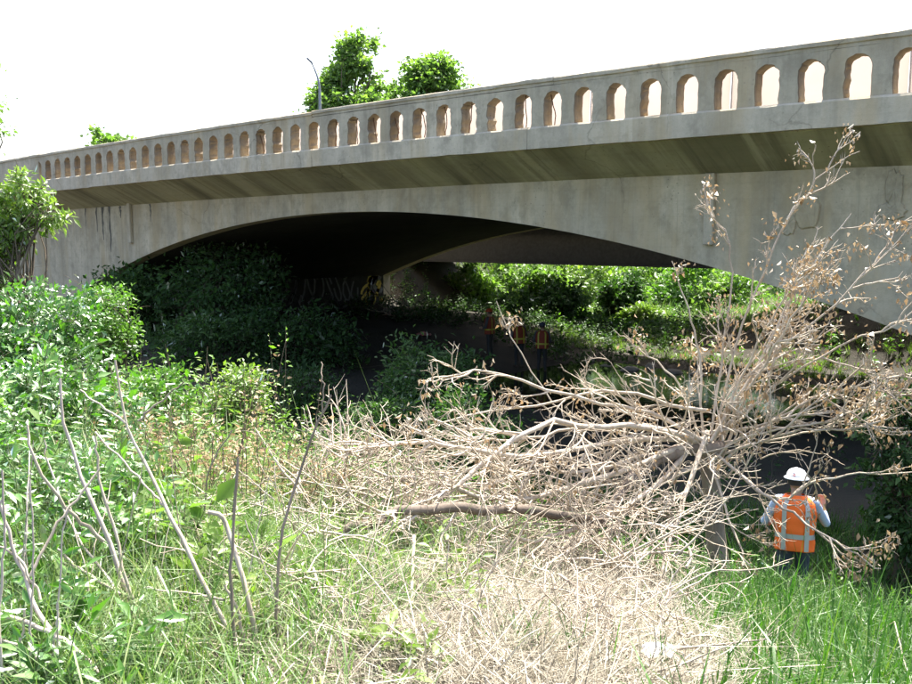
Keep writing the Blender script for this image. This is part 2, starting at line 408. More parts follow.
# bent reinforcing bars hanging in the broken openings
random.seed(12)
def tube_one(name, pts, rads, n, mat, parent=None):
    me = npmesh(name, *tubes(np.array([pts], float), np.array([rads], float), n), smooth=True); return obj(name, me, mat, parent)
def tubes(Pt, R, n=4):
    """batch of tubes: Pt (B,K,3), R (B,K) -> verts, quads"""
    Pt = np.asarray(Pt, float); R = np.asarray(R, float); B, K, _ = Pt.shape
    T = np.gradient(Pt, axis=1); T /= np.linalg.norm(T, axis=2, keepdims=True) + 1e-9
    mean = T.mean(1, keepdims=True); ref = np.where(np.abs(mean[..., 2:3]) > .8, np.array([1., 0, 0]), np.array([0, 0, 1.])) * np.ones_like(T)
    A = np.cross(T, ref); A /= np.linalg.norm(A, axis=2, keepdims=True) + 1e-9; Bv = np.cross(T, A)
    ang = np.arange(n) * 2 * math.pi / n
    Vv = Pt[:, :, None] + R[:, :, None, None] * (A[:, :, None] * np.cos(ang)[:, None] + Bv[:, :, None] * np.sin(ang)[:, None])
    base = (np.arange(B)[:, None, None] * K + np.arange(K - 1)[None, :, None]) * n; q = np.arange(n)[None, None]
    F = np.stack([base + q, base + (q + 1) % n, base + n + (q + 1) % n, base + n + q], -1).reshape(-1, 4)
    return Vv.reshape(-1, 3), F
for k in (9, 10, 12, 13, 14, 15, 16, 17, 18, 19, 22, 24):
    s = S_OPEN - PITCH_S * k + random.uniform(-.12, .05); z0 = EYE + 2.22 + crest(s)
    pts = [(s + .10 * math.sin(2.5 * u + k) * u + random.gauss(0, .012), PARA + .16 + .03 * math.sin(u * 5), z0 + u * .68) for u in np.linspace(0, 1, 8)]
    o = tube_one('exposed_rebar', pts, [.011] * 8, 5, M['rust'], BR); o.location = -BR0
# downspout strips on the spandrel
for s, z0, z1 in ((-7.46, -.17, 1.19), (-28.7, -.24, 1.19)):
    o = bpart('pilaster_strip', pymesh('pilaster_strip', *box_vf(s - .10, s + .10, WALL - .11, WALL - .002, EYE + z0, EYE + z1)), M['conc_fascia'])
    bv = o.modifiers.new('b', 'BEVEL'); bv.width = .015
# broken patches standing proud of the wall
def patch(name, cx, cz, w_, h_, seed, mat):
    r = random.Random(seed); n = 22; ring = []
    for i in range(n):
        a = 2 * math.pi * i / n; k = 1 + r.gauss(0, .08); ring.append((cx + w_ * k * math.cos(a), cz + h_ * k * math.sin(a) + .08 * h_ * math.sin(3 * a)))
    v = [(x, WALL - .002, EYE + z) for x, z in ring] + [(cx + (x - cx) * .9, WALL - .03 - r.random() * .012, EYE + cz + (z - cz) * .9) for x, z in ring]
    v += [(cx + (x - cx) * .5, WALL - .035 - r.random() * .02, EYE + cz + (z - cz) * .5) for x, z in ring] + [(cx, WALL - .04, EYE + cz)]
    f = []
    for i in range(n):
        j = (i + 1) % n; f += [(i, j, n + j, n + i), (n + i, n + j, 2 * n + j, 2 * n + i), (2 * n + i, 2 * n + j, 3 * n)]
    bpart(name, pymesh(name, v, f), mat)
patch('spalled_patch', -5.62, .42, .22, .36, 3, M['conc']); patch('spalled_patch', -5.95, .2, .13, .2, 8, M['conc'])
patch('spalled_patch', -4.2, .80, .15, .34, 5, M['conc']); patch('spalled_patch', -4.22, .42, .24, .16, 6, M['conc'])
# dark drip stains on the far pier (thin crusts) and a blotch on the fascia
M['crust'] = plain('black_crust', (.12, .11, .09), .95)
for px, y0, y1, wd in ((96, 206, 232, 1.2), (102, 206, 240, 1.6), (109, 205, 252, 1.8), (120, 206, 218, 1.3), (85, 207, 226, .8), (150, 204, 222, .9)):
    p0 = on_plane(px, y0, WALL); p1 = on_plane(px, y1, WALL); r = random.Random(px); v = []; K = 9
    for i in range(K):
        u = i / (K - 1); z = p0[2] + (p1[2] - p0[2]) * u; ww = .055 * wd * (1 - u * .8) * (1 + r.gauss(0, .3)); c0 = p0[0] + r.gauss(0, .015)
        v += [(c0 - ww, WALL - .003, z), (c0 + ww, WALL - .003, z)]
    bpart('drip_stain', pymesh('drip_stain', v, [(2 * i, 2 * i + 2, 2 * i + 3, 2 * i + 1) for i in range(K - 1)]), M['crust'])
# graffiti sprayed on the far abutment wall under the arch
def stroke(col, pts, wd, name='graffiti_stroke'):
    s = S0 - HALF + .004; v = []; pts = np.array(pts, float); d = np.gradient(pts, axis=0); d /= np.linalg.norm(d, axis=1, keepdims=True) + 1e-9
    for p, dd in zip(pts, d): v += [(s, p[0] - dd[1] * wd, p[1] + dd[0] * wd), (s, p[0] + dd[1] * wd, p[1] - dd[0] * wd)]
    k = len(pts); o = obj(name, pymesh(name, v, [(2 * i, 2 * i + 1, 2 * i + 3, 2 * i + 2) for i in range(k - 1)]), col, ab)
GC = {n: plain('spray_' + n, c, .7) for n, c in dict(white=(.15, .15, .155), yellow=(.75, .55, .12), purple=(.32, .22, .42), pale_blue=(.5, .58, .75), brown=(.35, .2, .08)).items()}
r = random.Random(5); zb = EYE - 3.9
for i in range(9):                                   # a row of tall angular letters
    y = 25.3 + i * .55; h = 1.35 + r.uniform(-.1, .2)
    k = i % 4
    sh = [(.21 + (.2 + .05 * r.random()) * math.sin(u * (5 + k) + i * 1.7), .5 + .48 * math.cos(u * (3.3 + .8 * k) + i)) for u in np.linspace(0, 1, 9)]
    stroke(GC['white'], [(y + a, zb + .75 + b2 * h) for a, b2 in sh], .05)
stroke(GC['white'], [(27.2, zb + .3), (27.7, zb + .62), (28.0, zb + .35), (28.4, zb + .68), (28.8, zb + .4), (29.4, zb + .55)], .05)
for i in range(14):
    y = 30.2 + r.random() * 1.6; z = zb + .1 + r.random() * 2.2; cname = r.choice(['yellow', 'yellow', 'purple', 'pale_blue', 'brown', 'white'])
    s_ = [(y + .28 * math.sin(u * 6.3 + i) * (1 if i % 2 else .5), z + .35 * math.cos(u * 5 + i * 2)) for u in np.linspace(0, 1, 12)]
    stroke(GC[cname], s_, .07 + .05 * r.random())

# ---- girder span standing close behind the arch bridge
GB0 = Vector((S0, 38, EYE - 1.36))
GB = thing('girder_bridge', GB0, 'dark flat girder span seen beneath the arch, just behind it', 'bridge')
def gpart(name, x0, x1, y0, y1, z0, z1, mat): o = box(name, x0, x1, y0, y1, z0 + EYE, z1 + EYE, mat, GB); o.location = -GB0; return o
for j, y in enumerate((35.7, 37.0, 38.3, 39.6)):
    gpart('girder_web', -46, 6, y, y + .05, -1.30, .35, M['steel']); gpart('bottom_flange', -46, 6, y - .17, y + .22, -1.36, -1.303, M['steel'])
    gpart('top_flange', -46, 6, y - .17, y + .22, .353, .40, M['steel'])
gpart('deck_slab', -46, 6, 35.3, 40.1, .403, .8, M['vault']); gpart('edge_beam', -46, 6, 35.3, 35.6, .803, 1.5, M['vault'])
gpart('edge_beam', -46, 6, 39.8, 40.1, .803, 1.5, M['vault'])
gpart('abutment_wall', -46, -38.2, 35.55, 39.9, -4.6, -1.363, M['conc']); gpart('abutment_wall', -3.5, 6, 35.55, 39.9, -4.6, -1.363, M['conc'])

# ---- street lamp on the roadway
lp = at(320, 108, 47.5); LZ = EYE + 2.25 + crest(lp[0])
lm = thing('street_lamp', (lp[0], lp[1], LZ), 'slender street lamp with curved arm rising beside the tallest tree', 'street lamp')
tp = at(317, 66, 47.5); hgt = tp[2] - LZ
M['pole'] = plain('galvanised_pole', (.22, .23, .24), .5, .6)
pts = [(0, 0, u * hgt * .8) for u in np.linspace(0, 1, 6)]; tube_one('pole', pts, np.linspace(.11, .07, 6), 8, M['pole'], lm)
arm = [(-CR[0] * .35 * u * u, -CR[1] * .35 * u * u, hgt * (.8 + .2 * u)) for u in np.linspace(0, 1, 8)]
tube_one('arm', arm, np.linspace(.07, .04, 8), 6, M['pole'], lm)
e = arm[-1]; tube_one('lamp_head', [(e[0], e[1], e[2]), (e[0] - .05, e[1] - .04, e[2] + .15), (e[0] - .2, e[1] - .16, e[2] + .35), (e[0] - .26, e[1] - .2, e[2] + .4)], [.04, .07, .08, .02], 6, M['pole'], lm)

# ================================================================== VEGETATION
def unit(a): return a / (np.linalg.norm(a, axis=-1, keepdims=True) + 1e-9)
def leaf_arrays(C, D, Nn, L, Wd, fold=.18):
    D = unit(D); S = unit(np.cross(D, Nn)); Nn = np.cross(S, D); L = L[:, None]; Wd = Wd[:, None]
    mid = C + D * L * .45 + Nn * Wd * fold; tip = C + D * L - Nn * L * .08
    V = np.stack([C, mid + S * Wd * .5, tip, mid - S * Wd * .5], 1).reshape(-1, 3)
    b = np.arange(len(C))[:, None] * 4
    F = np.concatenate([b + np.array([[0, 1, 2]]), b + np.array([[0, 2, 3]])], 1).reshape(-1, 3)
    return V, F
def leaf_mesh(name, C, D, Nn, L, Wd, val, fold=.18):
    V, F = leaf_arrays(C, D, Nn, L, Wd, fold); return npmesh(name, V, F, False, np.repeat(np.clip(val, 0, 1), 2))
def blade_mesh(name, C, D, H, Wd, bend, val, rng):
    """grass blades: base C, growth direction D, height H, width; two segments ending in a point"""
    D = unit(D); n = len(C); az = rng.uniform(0, 2 * math.pi, n); side = np.stack([np.cos(az), np.sin(az), np.zeros(n)], 1)
    lean = np.stack([-np.sin(az), np.cos(az), np.zeros(n)], 1) * bend[:, None]
    H = H[:, None]; w2 = side * Wd[:, None] * .5
    m = C + D * H * .5 + lean * H * .18; tip = C + D * H * .95 + lean * H * .75 - np.array([0, 0, 1.]) * (bend[:, None] ** 2) * H * .3
    V = np.stack([C - w2, C + w2, m + w2 * .8, m - w2 * .8, tip], 1).reshape(-1, 3)
    b = np.arange(n)[:, None] * 5
    F = np.concatenate([b + [[0, 1, 2]], b + [[0, 2, 3]], b + [[3, 2, 4]]], 1).reshape(-1, 3)
    return npmesh(name, V, F, False, np.repeat(np.clip(val, 0, 1), 3))

G_SUN = leaf_mat('bright_leaf', (.065, .155, .015), (.14, .27, .03), .5, .3, .4)
G_WEED = leaf_mat('weed_leaf', (.05, .145, .015), (.115, .255, .03), .45, .7, .33)
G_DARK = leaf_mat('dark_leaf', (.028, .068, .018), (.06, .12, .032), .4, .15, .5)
G_TREE = leaf_mat('tree_leaf', (.085, .155, .035), (.165, .25, .065), .55, .15, .5)
G_SKY = leaf_mat('treetop_leaf', (.10, .175, .05), (.185, .27, .085), .58, .12, .5)
G_LIME = leaf_mat('lime_leaf', (.12, .20, .025), (.21, .30, .055), .5, .35, .45)
G_GRASS = leaf_mat('grass_blade', (.028, .095, .010), (.065, .16, .020), .42, .25, .45, (.15, .20, .055))
G_PALE = leaf_mat('pale_grass_blade', (.085, .17, .04), (.165, .25, .075), .42, .25, .5, (.32, .31, .17))
G_STRAW = leaf_mat('straw', (.18, .155, .115), (.32, .285, .22), .25, .1, .6, (.46, .42, .345), (1, .97, .9))
G_DEAD = leaf_mat('dry_brown_leaf', (.23, .155, .085), (.37, .275, .17), .25, .1, .6, (.50, .40, .27), (1.1, 1, .85))
B_DEAD = bark_mat('bleached_dead_wood', (.37, .30, .225), (.64, .565, .46))
B_LIMB = bark_mat('dead_limb_bark', (.20, .155, .115), (.36, .30, .245))
B_BROWN = bark_mat('brown_bark', (.09, .068, .048), (.17, .135, .10))
B_STEM = bark_mat('dry_stem', (.42, .34, .29), (.64, .56, .49))

def poly(p0, p1, K, sag, rng, wob_=.05):
    u = np.linspace(0, 1, K)[:, None]; p0 = np.array(p0, float); p1 = np.array(p1, float); L = np.linalg.norm(p1 - p0)
    off = rng.normal(0, 1, 3) * L * wob_; off2 = rng.normal(0, 1, 3) * L * wob_ * .5
    return p0 + (p1 - p0) * u + off * (u * (1 - u) * 4) + off2 * np.sin(u * 2 * math.pi) + np.array([0, 0, 1.]) * sag * L * (u * (1 - u) * 4)

def leafy(name, base, lobes, n, ll, lw, mat, bark, label, cat, group=None, seed=0, clumps=60, csize=.28, trunk_r=.12, stems=1, droop=.2, hang=False, limb_n=34, flat=.6, crown='crown'):
    """a plant: trunk or stems, limbs reaching the leaf clumps, and thousands of leaves in the clumps"""
    rng = np.random.default_rng(seed); base = np.array(base, float); T = thing(name, base, label, cat, group)
    lob = np.array(lobes, float); vol = (lob[:, 3] * lob[:, 4] * lob[:, 5]) ** .75; vol /= vol.sum()
    which = rng.choice(len(lob), clumps, p=vol); d = unit(rng.normal(0, 1, (clumps, 3))); rr = rng.uniform(.25, 1, clumps)[:, None] ** .5
    cc = lob[which, :3] + d * rr * lob[which, 3:]; cr = lob[which, 3:] * csize * rng.uniform(.55, 1.3, (clumps, 1)) + .04
    cv = rng.normal(.5, .2, clumps)
    wgt = (cr.mean(1) ** 2); k = rng.choice(clumps, n, p=wgt / wgt.sum())
    off = rng.normal(0, .62, (n, 3)); C = cc[k] + off * cr[k]
    if hang:
        C[:, 2] -= np.abs(rng.normal(0, .5, n)) * cr[k, 2]
    out = unit(C - lob[which[k], :3]); D = unit(out * .7 + rng.normal(0, .75, (n, 3)) + np.array([0, 0, -droop]))
    Nn = unit(rng.normal(0, flat, (n, 3)) + np.array([0, 0, 1.]) + out * .3)
    L = ll * rng.lognormal(0, .25, n); val = cv[k] + rng.normal(0, .18, n)
    obj(crown, leaf_mesh(crown, C - base, D, Nn, L, L * lw, val), mat, T)
    cen = (lob[:, :3] * vol[:, None]).sum(0)
    # trunk / stems
    tops = []
    for i in range(stems):
        tgt = cen if stems == 1 else lob[i % len(lob), :3] + rng.normal(0, .25, 3) * lob[i % len(lob), 3:]
        b0 = base + (0 if stems == 1 else 1) * np.array([rng.normal(0, .12), rng.normal(0, .12), 0])
        b0[2] -= .15
        p = poly(b0, tgt, 9, 0, rng, .05); rads = trunk_r * np.linspace(1, .35, 9) * (1 if stems == 1 else .6); rads[0] *= 1.25
        V, F = tubes(p[None] - base, rads[None], 8); obj('trunk' if stems == 1 else 'stem', npmesh('trunk', V, F, True), bark, T); tops.append(p)
    near = rng.permutation(clumps)[:limb_n]; Pt = []; R = []
    for q in near:
        p = tops[rng.integers(len(tops))]; st = p[rng.integers(3, 9)]
        pl = poly(st, cc[q], 7, .06, rng, .07); Pt.append(pl - base); R.append(trunk_r * rng.uniform(.2, .42) * np.linspace(1, .18, 7))
        for _ in range(3):
            s2 = pl[rng.integers(3, 7)]; Pt.append(poly(s2, cc[q] + rng.normal(0, 1.1, 3) * cr[q], 7, .05, rng, .1) - base); R.append(trunk_r * .14 * np.linspace(1, .2, 7))
    V, F = tubes(np.array(Pt), np.array(R), 4); obj('branches', npmesh('branches', V, F, True), bark, T)
    return T

def lobe(px, py, D, rpx, rpy, rd=None):
    """a crown lobe centred on a measured point: half width and half height in pixels at depth D"""
    c = at(px, py, D); k = D / 887.; return (*c, rpx * k, (rd if rd else rpx * k), rpy * k)
def foot(px, py, D):
    c = at(px, py, D); return (c[0], c[1], gz(c[0], c[1]))

# ---- tall trees beyond the bridge
leafy('leafy_tree', foot(352, 300, 78), [lobe(352, 92, 78, 32, 34), lobe(338, 106, 78, 30, 18), lobe(366, 66, 78, 26, 28), lobe(384, 98, 78, 18, 14), lobe(350, 125, 78, 42, 40)], 15000, .40, .75, G_SKY, B_BROWN,
      'tall green tree rising above the parapet, the taller of a pair', 'tree', 'trees beyond the bridge', 1, 95, .24, .4)
leafy('leafy_tree', foot(430, 300, 84), [lobe(432, 82, 84, 32, 24), lobe(408, 92, 84, 24, 18), lobe(430, 110, 84, 42, 38), lobe(448, 78, 84, 18, 20), lobe(398, 98, 84, 16, 14)], 14000, .40, .75, G_SKY, B_BROWN,
      'rounded green tree showing above the parapet, right of the taller one', 'tree', 'trees beyond the bridge', 2, 80, .24, .4)
leafy('leafy_tree', foot(106, 300, 95), [lobe(104, 140, 95, 16, 12), lobe(112, 165, 95, 26, 24)], 3600, .5, .75, G_SKY, B_BROWN,
      'small distant treetop peeking over the parapet near its left end', 'tree', 'trees beyond the bridge', 3, 40, .25, .3)
leafy('leafy_tree', foot(136, 300, 98), [lobe(133, 143, 98, 10, 8), lobe(138, 170, 98, 24, 24)], 2400, .5, .75, G_SKY, B_BROWN,
      'lowest distant treetop, a small tuft over the parapet', 'tree', 'trees beyond the bridge', 4, 34, .25, .3)
leafy('leafy_tree', foot(-60, 300, 22), [lobe(-50, 85, 22, 55, 34), lobe(-40, 128, 22, 50, 16), lobe(-75, 110, 22, 60, 70)], 5200, .13, .5, G_TREE, B_BROWN,
      'green leaf sprays hanging in at the upper left edge', 'tree', None, 5, 70, .2, .12, 1, .5)

# ---- lit sapling by the left end of the bridge
leafy('willow_sapling', foot(14, 300, 14), [lobe(22, 195, 14, 28, 24), lobe(52, 212, 14, 20, 12), lobe(4, 226, 14, 26, 26), lobe(-24, 240, 14, 34, 60), lobe(-4, 276, 14, 24, 20), lobe(66, 263, 14, 14, 5), lobe(30, 225, 14, 22, 14)], 4800, .13, .34, G_LIME, B_BROWN,
      'bright green sapling with drooping narrow leaves at the left edge', 'sapling', None, 11, 130, .2, .07, 3, .7, True, 50)
# ---- sunlit shrubs below it
for q, (px, py, D, rx, ry, nm, lab, mt, n, sd) in enumerate([
        (104, 318, 12.5, 30, 30, 'leafy_shrub', 'rounded sunlit shrub with small pale leaves below the bridge joint', G_SUN, 5200, 21),
        (30, 330, 10.5, 60, 40, 'leafy_shrub', 'dense bright green shrub under the drooping sapling', G_WEED, 7000, 22),
        (235, 392, 9.5, 30, 24, 'leafy_shrub', 'yellow-green young shrub with arching shoots against the dark arch', G_LIME, 2200, 23),
        (150, 400, 9.0, 50, 28, 'leafy_shrub', 'light green leafy shrub behind the forked dry stalk', G_SUN, 4200, 24),
        (45, 420, 7.5, 80, 60, 'leafy_shrub', 'broad glossy green shrub filling the left edge at mid height', G_WEED, 7500, 25)]):
    b0 = foot(px, py, D)
    leafy(nm, b0, [lobe(px, py, D, rx, ry), lobe(px - rx * .5, py + ry * .7, D, rx * .8, ry * .8), lobe(px + rx * .5, py + ry * .7, D, rx * .7, ry * .8)], n, (.06, .085, .055, .06, .085)[q], .5, mt, B_BROWN, lab, 'shrub', 'sunlit shrubs on the near bank', sd, 80, .26, .04, 4, .1, False, 40)
# ---- shaded trees in the mouth of the arch
shade = [(150, 300, 31.5, 50, 44, 'dark shaded tree filling the left haunch of the arch', 31, 9500), (225, 285, 30.0, 52, 42, 'dark shaded shrub with arching bare stems under the arch', 32, 9000),
         (135, 365, 28.0, 46, 40, 'dark shrub in shade just behind the sunlit left shrubs', 33, 6500), (225, 350, 27.0, 62, 36, 'spreading shaded shrub with paler leaf tips under the left of the arch', 34, 9000),
         (305, 345, 28.0, 46, 40, 'dim shrub in deep shade left of the graffiti wall', 35, 5500), (290, 395, 23.0, 50, 26, 'low dark shrub in front of the deep arch shade', 36, 4500),
         (430, 385, 19.0, 50, 42, 'dark green shrub in the shade below the graffiti corner', 37, 8500), (375, 430, 16.5, 60, 26, 'low shaded shrub behind the fallen branches, left of the water', 38, 6000),
         (470, 430, 15.0, 44, 34, 'shaded shrub behind the left ends of the dead branches', 39, 6000)]
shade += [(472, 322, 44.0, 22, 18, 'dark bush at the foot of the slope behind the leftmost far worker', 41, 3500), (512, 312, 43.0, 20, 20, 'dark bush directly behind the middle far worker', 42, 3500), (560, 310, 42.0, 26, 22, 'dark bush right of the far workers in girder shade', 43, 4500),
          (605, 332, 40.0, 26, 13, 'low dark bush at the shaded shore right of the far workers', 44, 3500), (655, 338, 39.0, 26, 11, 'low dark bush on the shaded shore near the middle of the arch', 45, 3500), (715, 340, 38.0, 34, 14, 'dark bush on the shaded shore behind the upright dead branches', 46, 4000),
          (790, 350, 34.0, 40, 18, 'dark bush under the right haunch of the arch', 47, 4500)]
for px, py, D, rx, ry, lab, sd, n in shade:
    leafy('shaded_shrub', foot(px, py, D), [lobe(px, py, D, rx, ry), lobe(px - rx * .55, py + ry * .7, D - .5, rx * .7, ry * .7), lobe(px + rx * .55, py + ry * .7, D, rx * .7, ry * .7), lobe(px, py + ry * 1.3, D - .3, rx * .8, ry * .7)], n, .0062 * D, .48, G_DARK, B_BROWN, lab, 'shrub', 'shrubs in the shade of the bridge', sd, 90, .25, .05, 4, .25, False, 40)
# ---- bushes on the sunlit bank beyond both bridges
far = [(470, 300, 50, 22, 26, G_TREE, 'dark rounded bush beside the pale grass slope beyond the bridges'), (505, 288, 54, 26, 24, G_TREE, 'bright bush behind the dark rounded one, far bank'), (548, 300, 48, 24, 24, G_TREE, 'dark bush behind the three workers on the far bank'),
       (585, 285, 55, 30, 22, G_LIME, 'yellow-green sunlit bush near the middle of the far bank'), (622, 305, 47, 18, 22, G_DARK, 'thin dark bush right of the yellow-green one, far bank'), (650, 285, 57, 30, 22, G_TREE, 'pale green feathery bush of the far bank'),
       (690, 292, 52, 30, 24, G_SUN, 'bright bush under the right rise of the arch'), (735, 300, 50, 30, 24, G_TREE, 'green bush behind the dead tree, far right bank'), (640, 322, 45, 16, 12, G_LIME, 'small dark bush at the water edge of the far bank'),
       (530, 265, 62, 34, 22, G_TREE, 'tall bush touching the girder line, left of centre'), (610, 262, 66, 40, 24, G_TREE, 'tall pale bush touching the girder line, centre'), (700, 265, 64, 42, 24, G_TREE, 'tall bush touching the girder line, right'),
       (455, 262, 70, 30, 22, G_TREE, 'distant bush above the pale grass slope'), (790, 285, 60, 40, 26, G_TREE, 'far bush glimpsed under the right end of the arch')]
for i, (px, py, D, rx, ry, mt, lab) in enumerate(far):
    leafy('bank_bush', foot(px, py, D), [lobe(px, py, D, rx * 1.2, ry * 1.25), lobe(px - rx * .7, py + ry * .8, D, rx * .8, ry), lobe(px + rx * .7, py + ry * .8, D, rx * .8, ry)], 7000, .26, .6, mt, B_BROWN, lab, 'bush', 'bushes on the bank beyond the bridges', 50 + i, 70, .24, .07, 3, .15, False, 30)
ORD = ['first', 'second', 'third', 'fourth', 'fifth', 'sixth', 'seventh', 'eighth', 'ninth', 'tenth', 'eleventh']
for i in range(11):
    px = 385 + i * 52; D = 80 + (i * 7) % 17
    leafy('background_tree', foot(px, 250, D), [lobe(px, 190, D, 40, 50), lobe(px - 10, 235, D, 42, 36), lobe(px + 12, 272, D, 40, 26)], 6500, .5, .7, (G_TREE, G_LIME, G_DARK, G_SUN)[i % 4], B_BROWN,
          'tall tree closing the view beneath the bridges, %s of the row from the left' % ORD[i], 'tree', 'row of trees closing the far view', 80 + i, 90, .27, .15, 1, .1, False, 20)
# small lit plant in the sun gap, and shrubs at the right edge
leafy('leafy_sapling', foot(439, 320, 39.5), [lobe(439, 308, 39.5, 7, 8), lobe(441, 320, 39.5, 8, 7)], 420, .17, .5, G_LIME, B_BROWN, 'small bright green sapling lit beside the graffiti corner', 'sapling', None, 120, 22, .3, .03, 1, .1, False, 12)
leafy('leafy_shrub', foot(905, 440, 11.5), [lobe(905, 430, 11.5, 40, 40), lobe(885, 490, 11.5, 26, 40), lobe(925, 510, 11.3, 40, 50)], 6500, .09, .5, G_DARK, B_BROWN, 'dark green shrub in shade at the right edge beside the worker', 'shrub', None, 121, 90, .24, .05, 4, .2, False, 40)

# ---- grass and weeds covering the bank (nobody could count them)
def scatter(n, s0, s1, P0, P1, rng, dens=None):
    s = rng.uniform(s0, s1, n); P = rng.uniform(P0, P1, n)
    if dens is not None:
        k = rng.random(n) < dens(s, P); s, P = s[k], P[k]
    return s, P, ground_rel(s, P) + EYE
def wedge(s, P): return np.degrees(np.arctan2(s, P)) + 8 * wob(s, P, 1.1)          # bearing of a spot, ragged
def blades(name, label, n, area, dens, h, wd, bend, mat, seed, lean=.25, tuft=None, cat='grass'):
    rng = np.random.default_rng(seed); s, P, z = scatter(n, *area, rng, dens)
    if tuft:
        k = len(s) // tuft; c = rng.integers(0, k, len(s)); s = s[:k][c] + rng.normal(0, .05, len(s)); P = P[:k][c] + rng.normal(0, .05, len(s)); z = ground_rel(s, P) + EYE
        tv = rng.normal(.42, .2, k)[c]; th = rng.lognormal(0, .25, k)[c]; tl = rng.normal(0, lean, (k, 2))[c]
    else: tv = .45; th = 1.0; tl = 0
    m_ = len(s); D = np.zeros((m_, 3)); D[:, 2] = 1; D[:, :2] = rng.normal(0, lean, (m_, 2)) + tl
    o = obj(name, blade_mesh(name, np.stack([s, P, z - .02], 1), D, h * th * rng.lognormal(0, .3, m_), wd * rng.lognormal(0, .25, m_), np.abs(rng.normal(0, bend, m_)), tv + rng.normal(0, .2, m_), rng), mat)
    return tag(o, label, cat, None, 'stuff')
def dist(s, P): return np.hypot(s, P)
blades('long_grass', 'long bright green grass covering the lower right bank', 120000, (-5.2, 3.6, 1.5, 10.2), lambda s, P: sstep((wedge(s, P) + 26) / 9) * sstep((dist(s, P) - 2.6) / 1.0) * (1 - .6 * sstep((P - 7.5) / 3)), .27, .010, .7, G_GRASS, 201, .22, 14)
blades('bank_grass', 'fine pale green grass among the weeds on the left bank', 150000, (-9.5, -1.0, 1.2, 7.0), lambda s, P: .9 * sstep((-48 - wedge(s, P)) / 8) * sstep((wedge(s, P) + 72) / 7), .30, .007, .9, G_PALE, 202, .35, 16)
blades('bank_grass', 'scattered fresh green grass pushing through the straw', 48000, (-6, -.5, 1.6, 7.5), lambda s, P: sstep((wedge(s, P) + 56) / 8) * sstep((-24 - wedge(s, P)) / 8) * sstep(.3 + wob(s, P, 1.7)), .20, .008, .7, G_GRASS, 208, .3, 14)
blades('dry_straw', 'pale dry straw matted over the ground below the fallen tree', 200000, (-7.0, .4, 1.6, 6.6), lambda s, P: sstep((wedge(s, P) + 58) / 8) * sstep((-18 - wedge(s, P)) / 9), .27, .0055, 1.1, G_STRAW, 203, 1.5, 9, 'straw')
blades('dry_straw', 'thin dry straw stalks mixed into the green grass at lower right', 22000, (-4.8, 2.8, 1.8, 8), lambda s, P: sstep((wedge(s, P) + 32) / 10) * sstep((dist(s, P) - 2.8) / 1.0) * sstep(.25 + wob(s, P, 1.3)), .30, .006, 1.0, G_STRAW, 204, 1.1, 10, 'straw')
blades('far_grass', 'pale tall grass on the sunlit slopes beyond the bridges', 70000, (-46, -4, 39.5, 54), lambda s, P: np.maximum(np.maximum(sstep((-31 - s) / 2), sstep((s + 21) / 3)), .45), .55, .03, .6, G_PALE, 205, .25, 9)

blades('shore_grass', 'short green grass along the far shore of the stream', 40000, (-24, -4, 29.3, 40), lambda s, P: sstep(.6 + wob(s, P, 1.0)), .26, .02, .6, G_LIME, 206, .3, 12)
blades('shaded_grass', 'grass growing in the shade at the foot of the bank', 34000, (-16, -1, 8.5, 13.5), None, .30, .014, .7, G_GRASS, 207, .25, 10)

pc = at(275, 452, 7.0); pd = at(225, 440, 6.8)
blades('fluffy_grass', 'pale feathery grass patch at the top of the left bank', 60000, (pc[0] - 2.4, pc[0] + 2.0, pc[1] - 1.8, pc[1] + 1.6), lambda s, P: np.exp(-((s - pc[0]) / 1.3) ** 2 - ((P - pc[1]) / .9) ** 2), .42, .006, .9, G_PALE, 209, .35, 22)

def weeds(name, label, plants, area, dens, hgt, leaves_per, ll, lw, mat, seed, cat='weeds', upright=.25):
    rng = np.random.default_rng(seed); s, P, z = scatter(plants, *area, rng, dens); k = len(s)
    H = hgt * rng.lognormal(0, .3, k) * (.42 + .58 * sstep((np.hypot(s, P) - 2.8) / 3.2)); tip = np.stack([s + rng.normal(0, upright, k) * H, P + rng.normal(0, upright, k) * H, z + H], 1); base_ = np.stack([s, P, z - .05], 1)
    i = np.repeat(np.arange(k), leaves_per); n = len(i); u = rng.uniform(.12, 1.0, n)[:, None]
    C = base_[i] + (tip[i] - base_[i]) * u; az = rng.uniform(0, 2 * math.pi, n); el = rng.normal(.25, .4, n)
    D = np.stack([np.cos(az) * np.cos(el), np.sin(az) * np.cos(el), np.sin(el)], 1)
    C = C + D * rng.uniform(.01, .09, n)[:, None]
    Nn = unit(np.array([0, 0, 1.]) + rng.normal(0, .5, (n, 3))); L = ll * rng.lognormal(0, .3, n) * (1.15 - .45 * u[:, 0])
    pv = rng.normal(.5, .22, k)
    o = tag(obj(name, leaf_mesh(name, C, D, Nn, L, L * lw, pv[i] + rng.normal(0, .15, n)), mat), label, cat, None, 'stuff')
    u8 = np.linspace(0, 1, 5)[None, :, None]; Pt = base_[:, None] + (tip - base_)[:, None] * u8 + rng.normal(0, .015, (k, 5, 3)); R = .005 * np.linspace(1, .4, 5)[None] * np.ones((k, 1))
    st = obj('weed_stems', npmesh('weed_stems', *tubes(Pt, R, 3), True), B_BROWN if mat is not G_WEED else G_STEM, o); st['kind'] = 'stuff'
    return o
G_STEM = plain('green_stem', (.10, .15, .05), .6)
weeds('leafy_weeds', 'dense glossy leafy weeds covering the left bank', 4200, (-13, -1.2, 1.2, 8.2), lambda s, P: sstep((-56 - wedge(s, P)) / 6) * sstep((np.hypot(s, P) - 2.3) / 1.5), .52, 36, .085, .36, G_WEED, 301)
